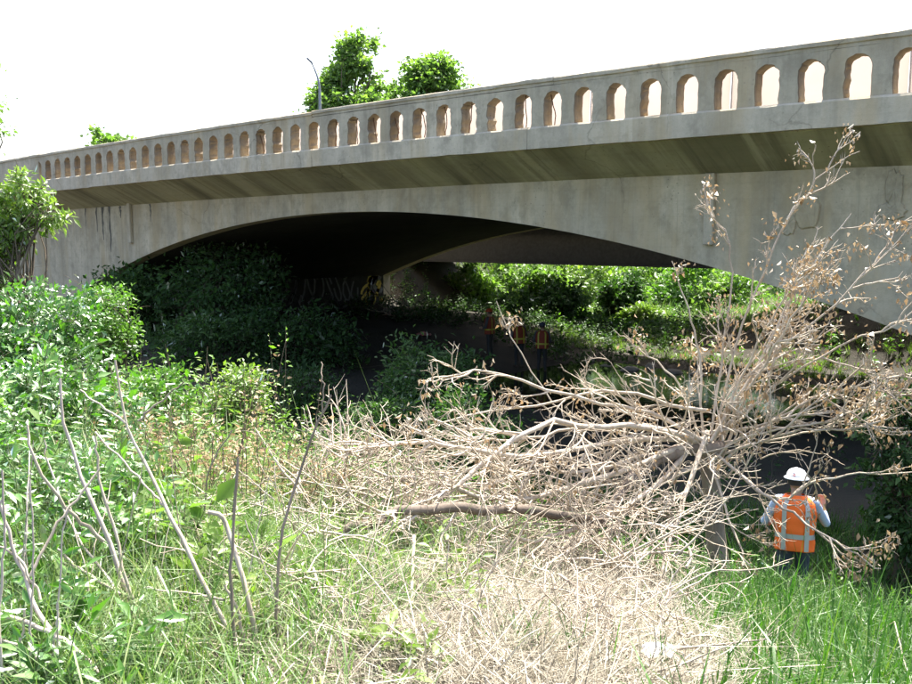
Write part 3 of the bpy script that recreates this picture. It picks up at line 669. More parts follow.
weeds('leafy_weeds', 'bright leafy weeds along the top of the bank against the dark arch', 800, (-12, -3, 4.8, 8.6), lambda s, P: sstep((-36 - wedge(s, P)) / 8), .5, 30, .075, .4, G_SUN, 302)
weeds('leafy_weeds', 'scattered broad-leaved weeds below the fallen log', 260, (-6, -1.5, 2.2, 5.5), lambda s, P: sstep((-40 - wedge(s, P)) / 8), .28, 22, .08, .5, G_LIME, 303)
weeds('leafy_weeds', 'low green weeds around the near worker', 420, (-7, .5, 7.5, 11), None, .38, 22, .07, .4, G_SUN, 304)
weeds('dry_weeds', 'rust brown withered weeds in the middle of the left bank', 330, (pd[0] - .9, pd[0] + .9, pd[1] - .7, pd[1] + .7), lambda s, P: sstep(.8 + wob(s, P, 1.6)), .55, 24, .05, .45, G_DEAD, 305)
weeds('leafy_weeds', 'low leafy weeds on the far shore under the girder span', 500, (-30, -5, 30.5, 46), lambda s, P: sstep(.4 + wob(s, P, .7)) * np.where((s < -22) & (P < 40), 0, 1), .7, 22, .16, .5, G_SUN, 306)
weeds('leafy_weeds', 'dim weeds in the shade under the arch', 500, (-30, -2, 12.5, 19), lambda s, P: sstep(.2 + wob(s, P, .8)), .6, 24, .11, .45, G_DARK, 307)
weeds('broad_weeds', 'broad-leaved darker weeds scattered through the left foreground', 330, (-11, -1.6, 1.6, 7.6), lambda s, P: sstep((-52 - wedge(s, P)) / 6) * sstep((np.hypot(s, P) - 2.8) / 1.5), .5, 16, .15, .55, G_TREE, 308)
weeds('willow_shoots', 'slender yellow-green shoots standing above the left bank weeds', 170, (-12, -3, 3.0, 8.4), lambda s, P: sstep((-48 - wedge(s, P)) / 6), .95, 40, .07, .26, G_LIME, 309, 'weeds', .15)
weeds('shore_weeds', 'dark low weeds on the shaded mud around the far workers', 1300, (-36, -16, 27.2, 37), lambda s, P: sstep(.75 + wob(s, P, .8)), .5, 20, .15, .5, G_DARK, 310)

# ================================================================== DEAD WOOD
def smooth_path(pts, K):
    """Catmull-Rom through control points (last column may be a radius)"""
    p = np.array(pts, float); p = np.vstack([2 * p[0] - p[1], p, 2 * p[-1] - p[-2]]); n = len(p) - 3; out_ = []
    for u in np.linspace(0, n - 1e-6, K):
        i = int(u); f_ = u - i; a, b_, c_, d_ = p[i:i + 4]
        out_.append(.5 * (2 * b_ + (c_ - a) * f_ + (2 * a - 5 * b_ + 4 * c_ - d_) * f_ ** 2 + (-a + 3 * b_ - 3 * c_ + d_) * f_ ** 3))
    return np.array(out_)

class Brush:
    """collects branches by level, with twigs that curl like dead ailanthus or box elder"""
    def __init__(s, seed): s.rng = np.random.default_rng(seed); s.P = {}; s.R = {}; s.tips = []
    def add(s, lvl, pts, r): s.P.setdefault(lvl, []).append(pts); s.R.setdefault(lvl, []).append(r)
    def twig(s, p0, d, L, r, lvl, K=8, curl=.5, up=.1):
        rng = s.rng; d = d / np.linalg.norm(d); ax = unit(rng.normal(0, 1, 3)); pts = [np.array(p0, float)]; kink = rng.normal(0, curl / (K - 1) * 1.6, K)
        trend = rng.normal(0, curl) / (K - 1)
        for i in range(K - 1):
            d = d + np.cross(ax, d) * (trend + kink[i]) + rng.normal(0, .07, 3) + np.array([0, 0, up]) / K; d /= np.linalg.norm(d)
            pts.append(pts[-1] + d * L / (K - 1))
        pts = np.array(pts); s.add(lvl, pts, r * np.linspace(1, .38, K)); return pts
    def sprout(s, pts, lvl, n, L, r, t0=.2, spread=(.4, 1.0), maxl=3, up=.1, kids=(6, 4), leafp=.3, bias=None, zmin=None):
        rng = s.rng; K = len(pts)
        for _ in range(n):
            u = rng.uniform(t0, 1.0) * (K - 1); i = min(int(u), K - 2); p0 = pts[i] + (pts[i + 1] - pts[i]) * (u - i); d = unit(pts[i + 1] - pts[i])
            side = unit(np.cross(d, rng.normal(0, 1, 3))); a = rng.uniform(*spread); d2 = d * math.cos(a) + side * math.sin(a)
            if bias is not None: d2 = unit(d2 + bias)
            LL = L * rng.uniform(.45, 1.25) * (1.15 - .5 * u / (K - 1))
            q = s.twig(p0, d2, LL, r * rng.uniform(.7, 1.2), lvl, 8 if lvl < 3 else 6, .62, up)
            if lvl < maxl: s.sprout(q, lvl + 1, kids[min(lvl - 1, len(kids) - 1)], L * .48, r * .62, .25, spread, maxl, up, kids, leafp, bias)
            elif rng.random() < leafp: s.tips.append((q[-1], q[-2], p0))
    def build(s, names, mats, parent, sides):
        o0 = np.array(parent.location)
        for lvl in sorted(s.P):
            by = {}
            for p, r in zip(s.P[lvl], s.R[lvl]): by.setdefault(len(p), ([], []))[0].append(p); by[len(p)][1].append(r)
            Vs = []; Fs = []; off = 0
            for k, (p, r) in by.items():
                V, F = tubes(np.array(p) - o0, np.array(r), sides[lvl]); Vs.append(V); Fs.append(F + off); off += len(V)
            o = obj(names[lvl], npmesh(names[lvl], np.vstack(Vs), np.vstack(Fs), True), mats[lvl], parent); o['kind'] = 'stuff'
    def leaves(s, name, per, size, mat, parent, frac=None, sd=.05):
        rng = s.rng; C = []; 
        for (tip, prev, p0) in s.tips:
            m_ = rng.integers(per[0], per[1]); u = rng.random(m_)[:, None]; C.append(p0 + (tip - p0) * (.35 + .65 * u) + rng.normal(0, sd, (m_, 3)))
        C = np.vstack(C); n = len(C); D = unit(rng.normal(0, .6, (n, 3)) + [0, 0, -1.1]); L = size * rng.lognormal(0, .3, n)
        o = obj(name, leaf_mesh(name, C - np.array(parent.location), D, unit(rng.normal(0, 1, (n, 3))), L, L * .5, rng.normal(.5, .25, n), .5), mat, parent); o['kind'] = 'stuff'

# ---- the fallen dead tree
B_LOG = bark_mat('dark_log_bark', (.10, .08, .062), (.22, .18, .145))
tb = foot(722, 585, 8.7); DT = thing('dead_tree', tb, 'bleached dead tree sprawling with bare tangled branches across the lower right', 'dead tree')
br = Brush(77); rg = br.rng
def path(ctrl, K=12): return smooth_path([at(x, y, D) for x, y, D in ctrl], K)
limbs = [  # control points (pixel, pixel, depth) and base / tip radius, sprouting strength
    ('trunk', [(722, 590, 8.75), (716, 540, 8.7), (712, 490, 8.65), (706, 442, 8.6)], .11, .085, 0, 0),
    ('limb', [(706, 446, 8.6), (683, 450, 8.5), (640, 470, 8.1), (600, 523, 7.5), (547, 562, 6.8)], .085, .03, 14, .9),
    ('limb', [(600, 521, 7.2), (530, 512, 6.6), (461, 508, 6.1), (414, 509, 5.85), (371, 524, 5.7), (322, 542, 5.6)], .038, .034, 12, .6),
    ('limb', [(702, 440, 8.6), (687, 437, 8.4), (647, 428, 8.0), (590, 426, 7.6), (533, 427, 7.2), (483, 463, 6.8), (433, 503, 6.5)], .04, .016, 18, .9),
    ('limb', [(700, 445, 8.6), (650, 440, 8.2), (550, 453, 7.6), (470, 450, 7.2), (405, 440, 7.0), (350, 452, 6.9)], .035, .010, 18, .8),
    ('limb', [(704, 440, 8.6), (650, 412, 8.3), (600, 402, 8.0), (520, 380, 7.9), (474, 371, 7.8), (434, 380, 7.7)], .026, .006, 11, .5),
    ('limb', [(704, 436, 8.6), (670, 405, 8.4), (620, 390, 8.2), (560, 400, 8.0), (490, 412, 7.8), (430, 425, 7.6)], .024, .006, 9, .5),
    ('limb', [(700, 450, 8.6), (640, 462, 8.0), (560, 490, 7.3), (500, 500, 6.9), (430, 480, 6.6), (370, 470, 6.6)], .035, .010, 18, .8),
    ('limb', [(702, 455, 8.6), (650, 490, 7.9), (610, 530, 7.2), (590, 570, 6.7), (560, 600, 6.2)], .035, .010, 14, .7),
    ('limb', [(706, 458, 8.6), (680, 510, 7.8), (665, 560, 7.2), (640, 600, 6.6)], .032, .010, 12, .6),
    ('limb', [(704, 456, 8.6), (640, 500, 7.6), (560, 535, 6.8), (500, 545, 6.4), (440, 560, 6.1)], .032, .009, 16, .8),
    ('limb', [(705, 450, 8.6), (655, 455, 8.3), (600, 470, 7.9), (540, 470, 7.6), (480, 490, 7.3)], .03, .008, 16, .8),
    ('limb', [(708, 440, 8.6), (640, 425, 8.6), (570, 432, 8.4), (510, 440, 8.2), (450, 436, 8.0)], .028, .008, 14, .8),
    # upright and right-hand fan
    ('limb', [(710, 440, 8.6), (735, 350, 8.6), (757, 290, 8.6), (785, 225, 8.55), (820, 178, 8.5), (862, 150, 8.45)], .014, .0045, 12, .55),
    ('limb', [(712, 440, 8.6), (740, 385, 8.5), (800, 335, 8.3), (850, 288, 8.1), (890, 250, 8.0), (915, 222, 7.9)], .014, .0045, 13, .6),
    ('limb', [(710, 438, 8.6), (722, 350, 8.7), (732, 280, 8.7), (728, 235, 8.7), (712, 218, 8.7)], .014, .0045, 9, .45),
    ('limb', [(708, 438, 8.6), (700, 370, 8.6), (690, 310, 8.6), (672, 262, 8.6)], .014, .0045, 6, .3),
    ('limb', [(706, 438, 8.6), (680, 385, 8.7), (640, 350, 8.7), (615, 330, 8.7)], .012, .004, 6, .28),
    ('limb', [(714, 442, 8.6), (770, 390, 8.4), (830, 350, 8.2), (905, 320, 8.0), (940, 305, 7.9)], .014, .0045, 13, .6),
    ('limb', [(716, 445, 8.6), (790, 410, 8.3), (860, 385, 8.0), (935, 368, 7.7)], .014, .0045, 13, .6),
    ('limb', [(716, 448, 8.6), (790, 432, 8.2), (860, 428, 7.9), (940, 432, 7.6)], .014, .0045, 12, .6),
    ('limb', [(716, 452, 8.6), (757, 488, 8.0), (800, 520, 7.6), (850, 550, 7.2), (882, 572, 7.0)], .017, .005, 8, .5),
    ('limb', [(718, 452, 8.6), (775, 498, 8.3), (812, 483, 8.2), (850, 474, 8.1), (920, 472, 8.0)], .017, .005, 9, .5),
    ('limb', [(714, 440, 8.6), (760, 360, 8.5), (790, 300, 8.4), (815, 260, 8.3), (850, 215, 8.2)], .017, .005, 11, .5),
    ('limb', [(712, 456, 8.6), (730, 520, 8.0), (745, 560, 7.7), (765, 590, 7.5)], .014, .0045, 6, .5),
    ('limb', [(704, 445, 8.6), (640, 436, 8.9), (560, 410, 9.0), (520, 350, 9.0), (497, 303, 9.0)], .012, .004, 5, .22),
]
RT = 13
for _ in range(9):                                            # more slender limbs in the right-hand fan
    a = rg.uniform(-1.15, .02); ln = rg.uniform(.55, 1.0); ex, ey = 712 + 250 * ln * math.cos(a), 442 + 265 * ln * math.sin(a); dd = rg.uniform(-1.3, .5)
    bx, by = rg.normal(0, 18, 2); limbs.append(('limb', [(712, 442, 8.6), (712 + (ex - 712) * .35 + bx, 442 + (ey - 442) * .35 + by, 8.6 + dd * .3), (712 + (ex - 712) * .7 + bx * .7, 442 + (ey - 442) * .72 + by, 8.6 + dd * .7), (ex, ey, 8.6 + dd)], rg.uniform(.011, .018), .0045, 9, .5))
for k, (nm, ctrl, r0, r1, ns, L) in enumerate(limbs):
    if k > 0 and k != 2: ctrl = [(ctrl[0][0] + rg.normal(0, 9), ctrl[0][1] + rg.normal(4, 12), ctrl[0][2] + rg.normal(0, .08))] + list(ctrl[1:])
    r0 *= .82 if 2 < k < 13 else 1; p = path(ctrl, 16); p[3:] += rg.normal(0, .013, p[3:].shape) if nm == 'limb' else 0
    V, F = tubes(p[None] - np.array(tb), np.linspace(r0, r1, 16)[None], 8); obj(nm, npmesh(nm, V, F, True), B_LOG if k == 2 else B_LIMB if r0 > .05 else B_DEAD, DT)
    if ns:
        right = k >= 13
        br.sprout(p, 1, int(ns * (.72 if right else 1.0)), L, .0118 if L > .5 else .0095, .18, (.3, .95), 3, .12 if right else .02, (3, 3) if right else (4, 3), .36 if right else .05)
for _ in range(34):                                            # tangle round the crotch of the tree
    c = at(rg.uniform(655, 765), rg.uniform(405, 500), rg.uniform(8.0, 8.9)); q = br.twig(c, unit(rg.normal(0, 1, 3) * [1, .6, .7] + [0, 0, .1]), rg.uniform(.4, 1.0), rg.uniform(.005, .012), 1, 8, .8, .05); br.sprout(q, 2, 4, .3, .005, .2, (.3, .95), 3, .05, (4, 3), .05)
br.build({1: 'side_branches', 2: 'small_branches', 3: 'twigs'}, {1: B_DEAD, 2: B_DEAD, 3: B_DEAD}, DT, {1: 5, 2: 4, 3: 3})
def _px(q):
    v = np.array(q) - np.array([0, 0, EYE]); z = v @ CF; return 456 + 887 * (v @ CR) / z, 342 - 887 * (v @ CU) / z
br.tips = [tp_ for tp_ in br.tips if not (768 < _px(tp_[0])[0] < 815 and 455 < _px(tp_[0])[1] < 520)]      # no leaf clusters hang before the worker's head
br.leaves('withered_leaves', (4, 11), .045, G_DEAD, DT)

# ---- feathery white dead bush lying in front of it
fb = foot(410, 640, 4.6); FB = thing('dead_bush', fb, 'white feathery dead bush lying on the straw below the fallen log', 'dead bush')
b2_ = Brush(78)
for ctrl, r0, ns in [([(414, 536, 5.2), (412, 580, 4.8), (410, 640, 4.3), (408, 690, 4.0)], .011, 34), ([(412, 590, 4.8), (370, 585, 4.7), (320, 600, 4.6)], .008, 16), ([(410, 600, 4.7), (460, 590, 4.8), (520, 600, 4.8)], .008, 16),
                     ([(410, 640, 4.4), (340, 640, 4.3), (290, 665, 4.2)], .008, 16), ([(410, 630, 4.4), (480, 640, 4.4), (560, 650, 4.3)], .008, 18), ([(560, 575, 5.2), (590, 600, 4.9), (610, 650, 4.5)], .009, 16)]:
    p = path(ctrl, 12); b2_.add(0, p, np.linspace(r0, r0 * .5, 12)); b2_.sprout(p, 1, ns, .34, .0045, .05, (.4, 1.1), 2, .05, (5, 3), 0)
b2_.build({0: 'main_stem', 1: 'side_branches', 2: 'twigs'}, {0: B_DEAD, 1: B_DEAD, 2: B_DEAD}, FB, {0: 6, 1: 4, 2: 3})
# ---- brushwood heaps
def heap(name, label, px0, px1, py0, py1, D0, D1, n, L, r, seed, mat=B_DEAD):
    B_ = Brush(seed); r_ = B_.rng; T = thing(name, foot((px0 + px1) / 2, py1, (D0 + D1) / 2), label, 'brushwood')
    for _ in range(n):
        u = r_.random(); c = at(r_.uniform(px0, px1), py0 + (py1 - py0) * u, D0 + (D1 - D0) * u); c[2] = min(max(c[2], gz(c[0], c[1]) + .02), gz(c[0], c[1]) + .7)
        d = unit(np.array([r_.normal(), r_.normal(), r_.normal(0, .35) + .12])); q = B_.twig(c, d, L * r_.uniform(.4, 1.3), r * r_.uniform(.6, 1.5), 0, 8, 1.0, .05); B_.sprout(q, 1, 3, L * .4, r * .6, .2, (.4, 1.), 1, .05, (3,), 0)
    B_.build({0: 'brushwood_stick', 1: 'twigs'}, {0: mat, 1: mat}, T, {0: 4, 1: 3})
heap('brushwood_heap', 'tangled pale brushwood piled under the fallen tree limbs', 430, 690, 470, 600, 8.2, 5.6, 190, .85, .0075, 401)
heap('brushwood_heap', 'small heap of grey twigs on the bank at the left tip of the fallen tree', 330, 420, 440, 520, 7.6, 6.0, 150, .6, .007, 402)
heap('brushwood_heap', 'loose dry twigs scattered over the straw at bottom centre', 360, 690, 580, 690, 5.2, 3.6, 260, .5, .005, 403)
heap('brushwood_heap', 'broken dry twigs lying among the grass left of the log', 200, 330, 480, 600, 5.6, 4.0, 70, .5, .006, 404)

# ---- bare dry stalks standing in the left foreground
def stalks(label, base, D, stems, group='bare stalks in the left foreground', name='bare_shrub'):
    T = thing(name, foot(*base, D), label, 'bare shrub', group)
    for pts, r0, r1, mt in stems:
        p = path([(x, y, D + dd) for x, y, dd in pts], 14); p[1:-1] += np.random.default_rng(int(pts[0][0] * 7 + pts[-1][1])).normal(0, .004, p[1:-1].shape)
        V, F = tubes(p[None] - np.array(T.location), np.linspace(r0 * .92, r1 * .92, 14)[None], 7); obj('stem', npmesh('stem', V, F, True), mt, T)
W_, T_ = B_DEAD, B_STEM
stalks('forked bare stalk with several pale upright branches near the left edge', (178, 700), 3.9, [
    ([(178, 705, 0), (165, 680, 0), (143, 632, 0), (113, 553, .1), (100, 519, .1), (77, 467, .2), (63, 420, .2), (60, 378, .2)], .017, .006, T_), ([(143, 629, 0), (117, 539, .05), (98, 470, .1), (95, 436, .1)], .009, .005, W_),
    ([(103, 541, 0), (70, 513, -.1), (38, 468, -.2), (27, 424, -.2)], .010, .005, W_), ([(147, 656, 0), (100, 616, -.1), (60, 579, -.2)], .010, .006, W_), ([(120, 595, 0), (77, 566, .1), (57, 549, .1)], .008, .006, W_),
    ([(138, 620, 0), (80, 540, .3), (50, 470, .4), (44, 440, .4)], .007, .004, T_)])
stalks('tall bare shrub with a long pale leaning stem and dark upright shoots', (256, 700), 3.7, [
    ([(262, 705, 0), (253, 676, 0), (230, 633, 0), (187, 553, .1), (167, 506, .2), (142, 456, .3), (125, 423, .3), (115, 360, .3)], .014, .005, W_), ([(125, 423, .3), (104, 408, .3), (80, 390, .3)], .006, .004, W_),
    ([(138, 421, .3), (160, 402, .3), (184, 382, .3)], .006, .003, B_LIMB), ([(256, 690, 0), (257, 649, 0), (247, 599, 0), (230, 533, .1), (221, 517, .1), (208, 512, .1)], .013, .010, W_), ([(250, 670, 0), (245, 640, 0), (236, 605, 0), (225, 585, 0)], .009, .006, W_),
    ([(254, 690, 0), (234, 640, -.1), (231, 556, -.1), (238, 458, -.1)], .009, .006, B_LIMB), ([(224, 600, 0), (190, 594, .1), (143, 588, .1)], .006, .003, W_), ([(167, 506, .2), (140, 480, .3), (95, 432, .4)], .006, .004, W_)])
stalks('single slender brown stalk leaning right before the deep shade', (284, 700), 3.8, [
    ([(285, 705, 0), (279, 640, 0), (276, 610, 0), (280, 546, 0), (298, 476, .1), (318, 424, .1), (331, 395, .1)], .009, .005, B_LIMB), ([(322, 412, .1), (323, 385, .1), (321, 362, .15)], .004, .003, B_LIMB), ([(278, 600, 0), (265, 570, 0), (245, 520, 0)], .004, .003, T_)])
stalks('low sprawling dry branches in the bottom left corner', (100, 700), 3.3, [
    ([(118, 692, 0), (75, 650, 0), (43, 629, 0), (-10, 610, 0)], .013, .008, T_), ([(50, 630, 0), (25, 583, .1), (7, 523, .1), (2, 500, .1)], .010, .005, T_), ([(30, 576, .1), (60, 519, .2), (100, 469, .3)], .007, .005, W_),
    ([(70, 700, 0), (35, 655, 0), (-8, 636, 0)], .008, .005, T_), ([(45, 690, 0), (55, 640, 0), (58, 600, 0)], .006, .004, T_), ([(12, 700, 0), (22, 640, 0), (24, 610, 0)], .007, .005, W_), ([(40, 600, .1), (20, 560, .1), (-5, 545, .1)], .006, .004, W_)])
stalks('arched white twig bowing over the grass at bottom left', (125, 690), 3.6, [([(118, 695, 0), (130, 669, 0), (160, 649, 0), (187, 644, 0), (243, 645, 0)], .007, .004, W_), ([(105, 700, 0), (150, 660, .1), (180, 648, .1)], .005, .003, W_)])
stalks('thin brown stalk in the withered patch of the left bank', (205, 560), 5.0, [([(203, 570, 0), (206, 490, 0), (214, 460, 0), (232, 430, 0)], .006, .004, B_LIMB), ([(232, 560, 0), (234, 500, 0), (238, 462, 0)], .006, .004, B_LIMB)])
stalks('bent reddish stalks rising at the bottom left edge', (10, 690), 3.2, [([(3, 700, 0), (0, 600, 0), (4, 540, 0), (2, 470, 0)], .006, .004, T_), ([(28, 690, 0), (32, 590, 0), (30, 480, 0)], .005, .003, T_), ([(55, 690, 0), (60, 560, 0), (68, 510, 0)], .004, .003, T_)])

rs_ = np.random.default_rng(91)
def thin(n, x0, x1, y0, y1, D):
    out_ = []
    for _ in range(n):
        x = rs_.uniform(x0, x1); l = rs_.normal(0, 30); h_ = rs_.uniform(y0, y1); out_.append(([(x, 700, 0), (x + l * .3, 700 - (700 - h_) * .5, 0), (x + l, h_, rs_.uniform(-.3, .5))], rs_.uniform(.003, .006), .002, (W_, T_, B_LIMB)[rs_.integers(3)]))
    return out_
stalks('cluster of hair-thin dry stalks between the two larger bare shrubs', (190, 700), 4.2, thin(9, 130, 240, 420, 600, 4.2))
stalks('cluster of thin dry stalks right of the leaning brown stalk', (300, 700), 4.4, thin(6, 285, 345, 480, 620, 4.4))
stalks('cluster of thin dry stalks at the left picture edge', (40, 700), 3.9, thin(9, -5, 110, 430, 600, 3.9))

# ================================================================== PEOPLE
def cap_mesh(p0, p1, r0, r1, n=14, m_=5):
    p0 = np.array(p0, float); p1 = np.array(p1, float); d = p1 - p0; L = np.linalg.norm(d); d = d / (L + 1e-9)
    ref = np.array([1., 0, 0]) if abs(d[2]) > .8 else np.array([0, 0, 1.]); a = unit(np.cross(d, ref)); b_ = np.cross(d, a); V = []; 
    for base_, r, sgn in ((p0, r0, -1), (p1, r1, 1)):
        ths = np.linspace(math.pi / 2 * .94, 0, m_) if sgn < 0 else np.linspace(0, math.pi / 2 * .94, m_)
        for th in ths:
            c0 = base_ + d * sgn * r * math.sin(th)
            for q in range(n): V.append(c0 + r * math.cos(th) * (a * math.cos(q * 2 * math.pi / n) + b_ * math.sin(q * 2 * math.pi / n)))
    K = 2 * m_; F = [(i * n + q, i * n + (q + 1) % n, (i + 1) * n + (q + 1) % n, (i + 1) * n + q) for i in range(K - 1) for q in range(n)]
    F.append(tuple(range(n - 1, -1, -1))); F.append(tuple(range((K - 1) * n, K * n))); return V, F

def hand(w_, dirv, side, right):
    """palm and five fingers from the wrist w_, pointing along dirv; side = towards the thumb"""
    d = unit(np.array(dirv, float)); s = np.array(side, float); s = unit(s - d * (s @ d)); nrm = np.cross(d, s) * (1 if right else -1); w_ = np.array(w_, float); P = []
    for q in (-.5, 0, .5): P.append((w_ + s * q * .05, w_ + d * .085 + s * q * .062, .016, .014))
    for i, (off, L) in enumerate(((.034, .072), (.012, .08), (-.011, .074), (-.032, .058))):
        k0 = w_ + d * .088 + s * off; k1 = k0 + (d * .85 + nrm * .5) * L * .5; k2 = k1 + (d * .35 + nrm * .93) * L * .5
        P += [(k0, k1, .0098, .009), (k1, k2, .009, .0078)]
    t0 = w_ + d * .022 + s * .03; t1 = t0 + (s * .75 + d * .65) * .042; t2 = t1 + (s * .2 + d * .85 + nrm * .4) * .034
    return P + [(t0, t1, .013, .0105), (t1, t2, .0105, .0085)]

def person(label, loc, rz, pose, vest_c, stripe, helmet_c, voxel, shirt, trousers, group, scale=1.0, emblem=False):
    T = thing('person', loc, label, 'person', group, rz); T.scale = (scale,) * 3
    SK, SH, TR, BO = 0, 1, 2, 3; prim = []
    def add(p0, p1, r0, r1, mt): prim.append((np.array(p0, float), np.array(p1, float), r0, r1, mt))
    ln = pose.get('lean', 0.0)
    def up(x, y, z):                                       # lean the trunk forward about the hips
        c, s_ = math.cos(ln), math.sin(ln); dz = z - .95; return np.array([x, y * c + dz * s_, .95 + dz * c - y * s_])
    for q in (-1, 1):
        hip, knee, ank = (q * .09, 0, .93), (q * .105, pose.get('knee', .03) * (1 if q > 0 else .6), .50), (q * (.12 + pose.get('stance', 0)), -.03, .09)
        add(hip, knee, .098, .066, TR); add(knee, ank, .064, .046, TR); add((ank[0], -.07, .05), (ank[0] + q * .02, .15, .042), .05, .042, BO); add(ank, (ank[0], -.04, .06), .05, .05, BO)
        add((q * .075, 0, .94), up(q * .095, .0, 1.12), .115, .10, SH if 0 else TR); add(up(q * .08, 0, 1.05), up(q * .105, .015, 1.33), .11, .112, SH)
        add(up(q * .10, .01, 1.40), up(q * .185, .0, 1.405), .085, .07, SH)
        sh, el, wr = up(q * .20, 0, 1.40), np.array(pose['elbow'][q]), np.array(pose['wrist'][q])
        add(sh, el, .062, .047, SH); mid = el + (wr - el) * .55; add(el, mid, .047, .042, SH); add(mid, wr, .037, .028, SK)
        for a, b_, r0, r1 in hand(wr, pose['hdir'][q], pose['hside'][q], q > 0): add(a, b_, r0, r1, SK)
    add(up(0, 0, 1.42), up(0, .02, 1.53), .062, .056, SK)
    hd = lambda x, y, z: up(x, y + .02 + (z - 1.5) * pose.get('nod', 0), z)
    add(hd(0, -.015, 1.64), hd(0, .02, 1.63), .088, .086, SK); add(hd(0, .03, 1.56), hd(0, .055, 1.565), .062, .05, SK); add(hd(0, .105, 1.615), hd(0, .118, 1.595), .011, .014, SK)
    for q in (-1, 1): add(hd(q * .085, .005, 1.63), hd(q * .088, -.008, 1.605), .014, .011, SK); add(hd(q * .032, .088, 1.63), hd(q * .034, .09, 1.63), .014, .014, SK)
    add(hd(-.02, .096, 1.565), hd(.02, .096, 1.565), .011, .011, SK)
    Vs = []; Fs = []; off = 0
    for p0, p1, r0, r1, _ in prim:
        V, F = cap_mesh(p0, p1, r0, r1); Vs += list(V); Fs += [tuple(i + off for i in f_) for f_ in F]; off += len(V)
    tmp = bpy.data.objects.new('tmp', pymesh('tmp', Vs, Fs)); COL.objects.link(tmp)
    rm = tmp.modifiers.new('r', 'REMESH'); rm.mode = 'VOXEL'; rm.voxel_size = voxel
    sm = tmp.modifiers.new('s', 'SMOOTH'); sm.factor = .5; sm.iterations = 2
    dg = bpy.context.evaluated_depsgraph_get(); me = bpy.data.meshes.new_from_object(tmp.evaluated_get(dg)); bpy.data.objects.remove(tmp)
    n = len(me.polygons); C = np.zeros(n * 3, np.float32); me.polygons.foreach_get('center', C); C = C.reshape(-1, 3).astype(float); best = np.full(n, 9.); idx = np.zeros(n, np.int32)
    for p0, p1, r0, r1, mt in prim:
        d = p1 - p0; u = np.clip(((C - p0) @ d) / (d @ d + 1e-9), 0, 1); dist = np.linalg.norm(C - p0 - u[:, None] * d, axis=1) - (r0 + (r1 - r0) * u); k = dist < best; best[k] = dist[k]; idx[k] = mt
    me.name = 'body'; obj('body', me, [M['skin'], shirt, trousers, M['boot']], T)
    me.polygons.foreach_set('material_index', idx); me.polygons.foreach_set('use_smooth', np.ones(n, bool)); me.update()
    # vest: a shell round the trunk with its reflective bands
    prof = [(.86, .222, .160), (.91, .220, .158), (1.0, .218, .155), (1.12, .222, .158), (1.24, .232, .162), (1.33, .236, .16), (1.40, .225, .145), (1.455, .175, .118), (1.49, .10, .088)]
    def shell(z):
        zs = [q[0] for q in prof]; return np.interp(z, zs, [q[1] for q in prof]), np.interp(z, zs, [q[2] for q in prof])
    def sp(z, a, o_=0.0):
        rx, ry = shell(z); e_ = 2 / 2.7; c, s_ = math.cos(a), math.sin(a); wr_ = 1 + .022 * math.sin(5 * a + z * 9) + .018 * math.sin(9 * a - z * 23) + .012 * math.sin(3 * a + z * 41) - .05 * math.exp(-((z - 1.03) / .06) ** 2)
        return up((rx * wr_ + o_) * math.copysign(abs(c) ** e_, c), .01 + (ry * wr_ + o_) * math.copysign(abs(s_) ** e_, s_), z)
    def skin_(z0, z1, a0, a1, o_, nz, na, closed):
        v = [sp(z, a, o_) for z in np.linspace(z0, z1, nz) for a in np.linspace(a0, a1, na, endpoint=not closed)]; f_ = []
        for i in range(nz - 1):
            for j in range(na if closed else na - 1): f_.append((i * na + j, i * na + (j + 1) % na, (i + 1) * na + (j + 1) % na, (i + 1) * na + j))
        return v, f_
    vest = obj('safety_vest', pymesh('safety_vest', *skin_(.86, 1.49, 0, 2 * math.pi, 0, 44, 60, True), True), vest_c, T)
    so = vest.modifiers.new('t', 'SOLIDIFY'); so.thickness = .006; so.offset = -1
    obj('reflective_band', pymesh('reflective_band', *skin_(1.0, 1.055, 0, 2 * math.pi, .005, 3, 40, True), True), stripe, vest)
    for sy in (-1, 1):
        for q in (-1, 1):
            v = []; zz = np.linspace(.87, 1.45, 16)
            for z in zz:
                rx, ry = shell(z)
                for xo in (-.024, .024):
                    x = q * .125 * (1 - .25 * sstep((z - 1.36) / .1)) + xo; yy = (ry + .012) * (max(0, 1 - abs(x / (rx + .012)) ** 2.7)) ** (1 / 2.7); v.append(up(x, .01 + sy * yy, z))
            obj('reflective_band', pymesh('reflective_band', v, [(2 * i, 2 * i + 1, 2 * i + 3, 2 * i + 2) for i in range(15)], True), stripe, vest)
    v = []; f_ = []; na = 28                                   # hard hat: dome, brim and crown ridge
    for i, (h_, k) in enumerate(((-.005, 1.22), (.004, 1.24), (.008, 1.03), (.03, 1.0), (.06, .92), (.085, .76), (.103, .52), (.112, .25), (.114, .02))):
        for j in range(na):
            a = 2 * math.pi * j / na; bx = 1 + (.16 if i < 2 else 0) * max(0, math.sin(a)) ** 2
            ridge = 1 + .0 * i; v.append(hd(.112 * k * math.cos(a), .0 + .138 * k * bx * math.sin(a), 1.675 + h_ + (.008 if abs(math.cos(a)) < .18 and i > 3 else 0)))
    for i in range(8):
        for j in range(na): f_.append((i * na + j, i * na + (j + 1) % na, (i + 1) * na + (j + 1) % na, (i + 1) * na + j))
    hat = obj('hard_hat', pymesh('hard_hat', v, f_, True), helmet_c, T)
    hv = [hd(.094 * math.cos(a), -.012 + .10 * math.sin(a), z) for z in (1.60, 1.63, 1.672) for a in np.linspace(math.pi * .95, math.pi * 2.05, 14)]
    obj('hair', pymesh('hair', hv, [(i * 14 + j, i * 14 + j + 1, i * 14 + 15 + j, i * 14 + 14 + j) for i in range(2) for j in range(13)], True), M['hair'], T)
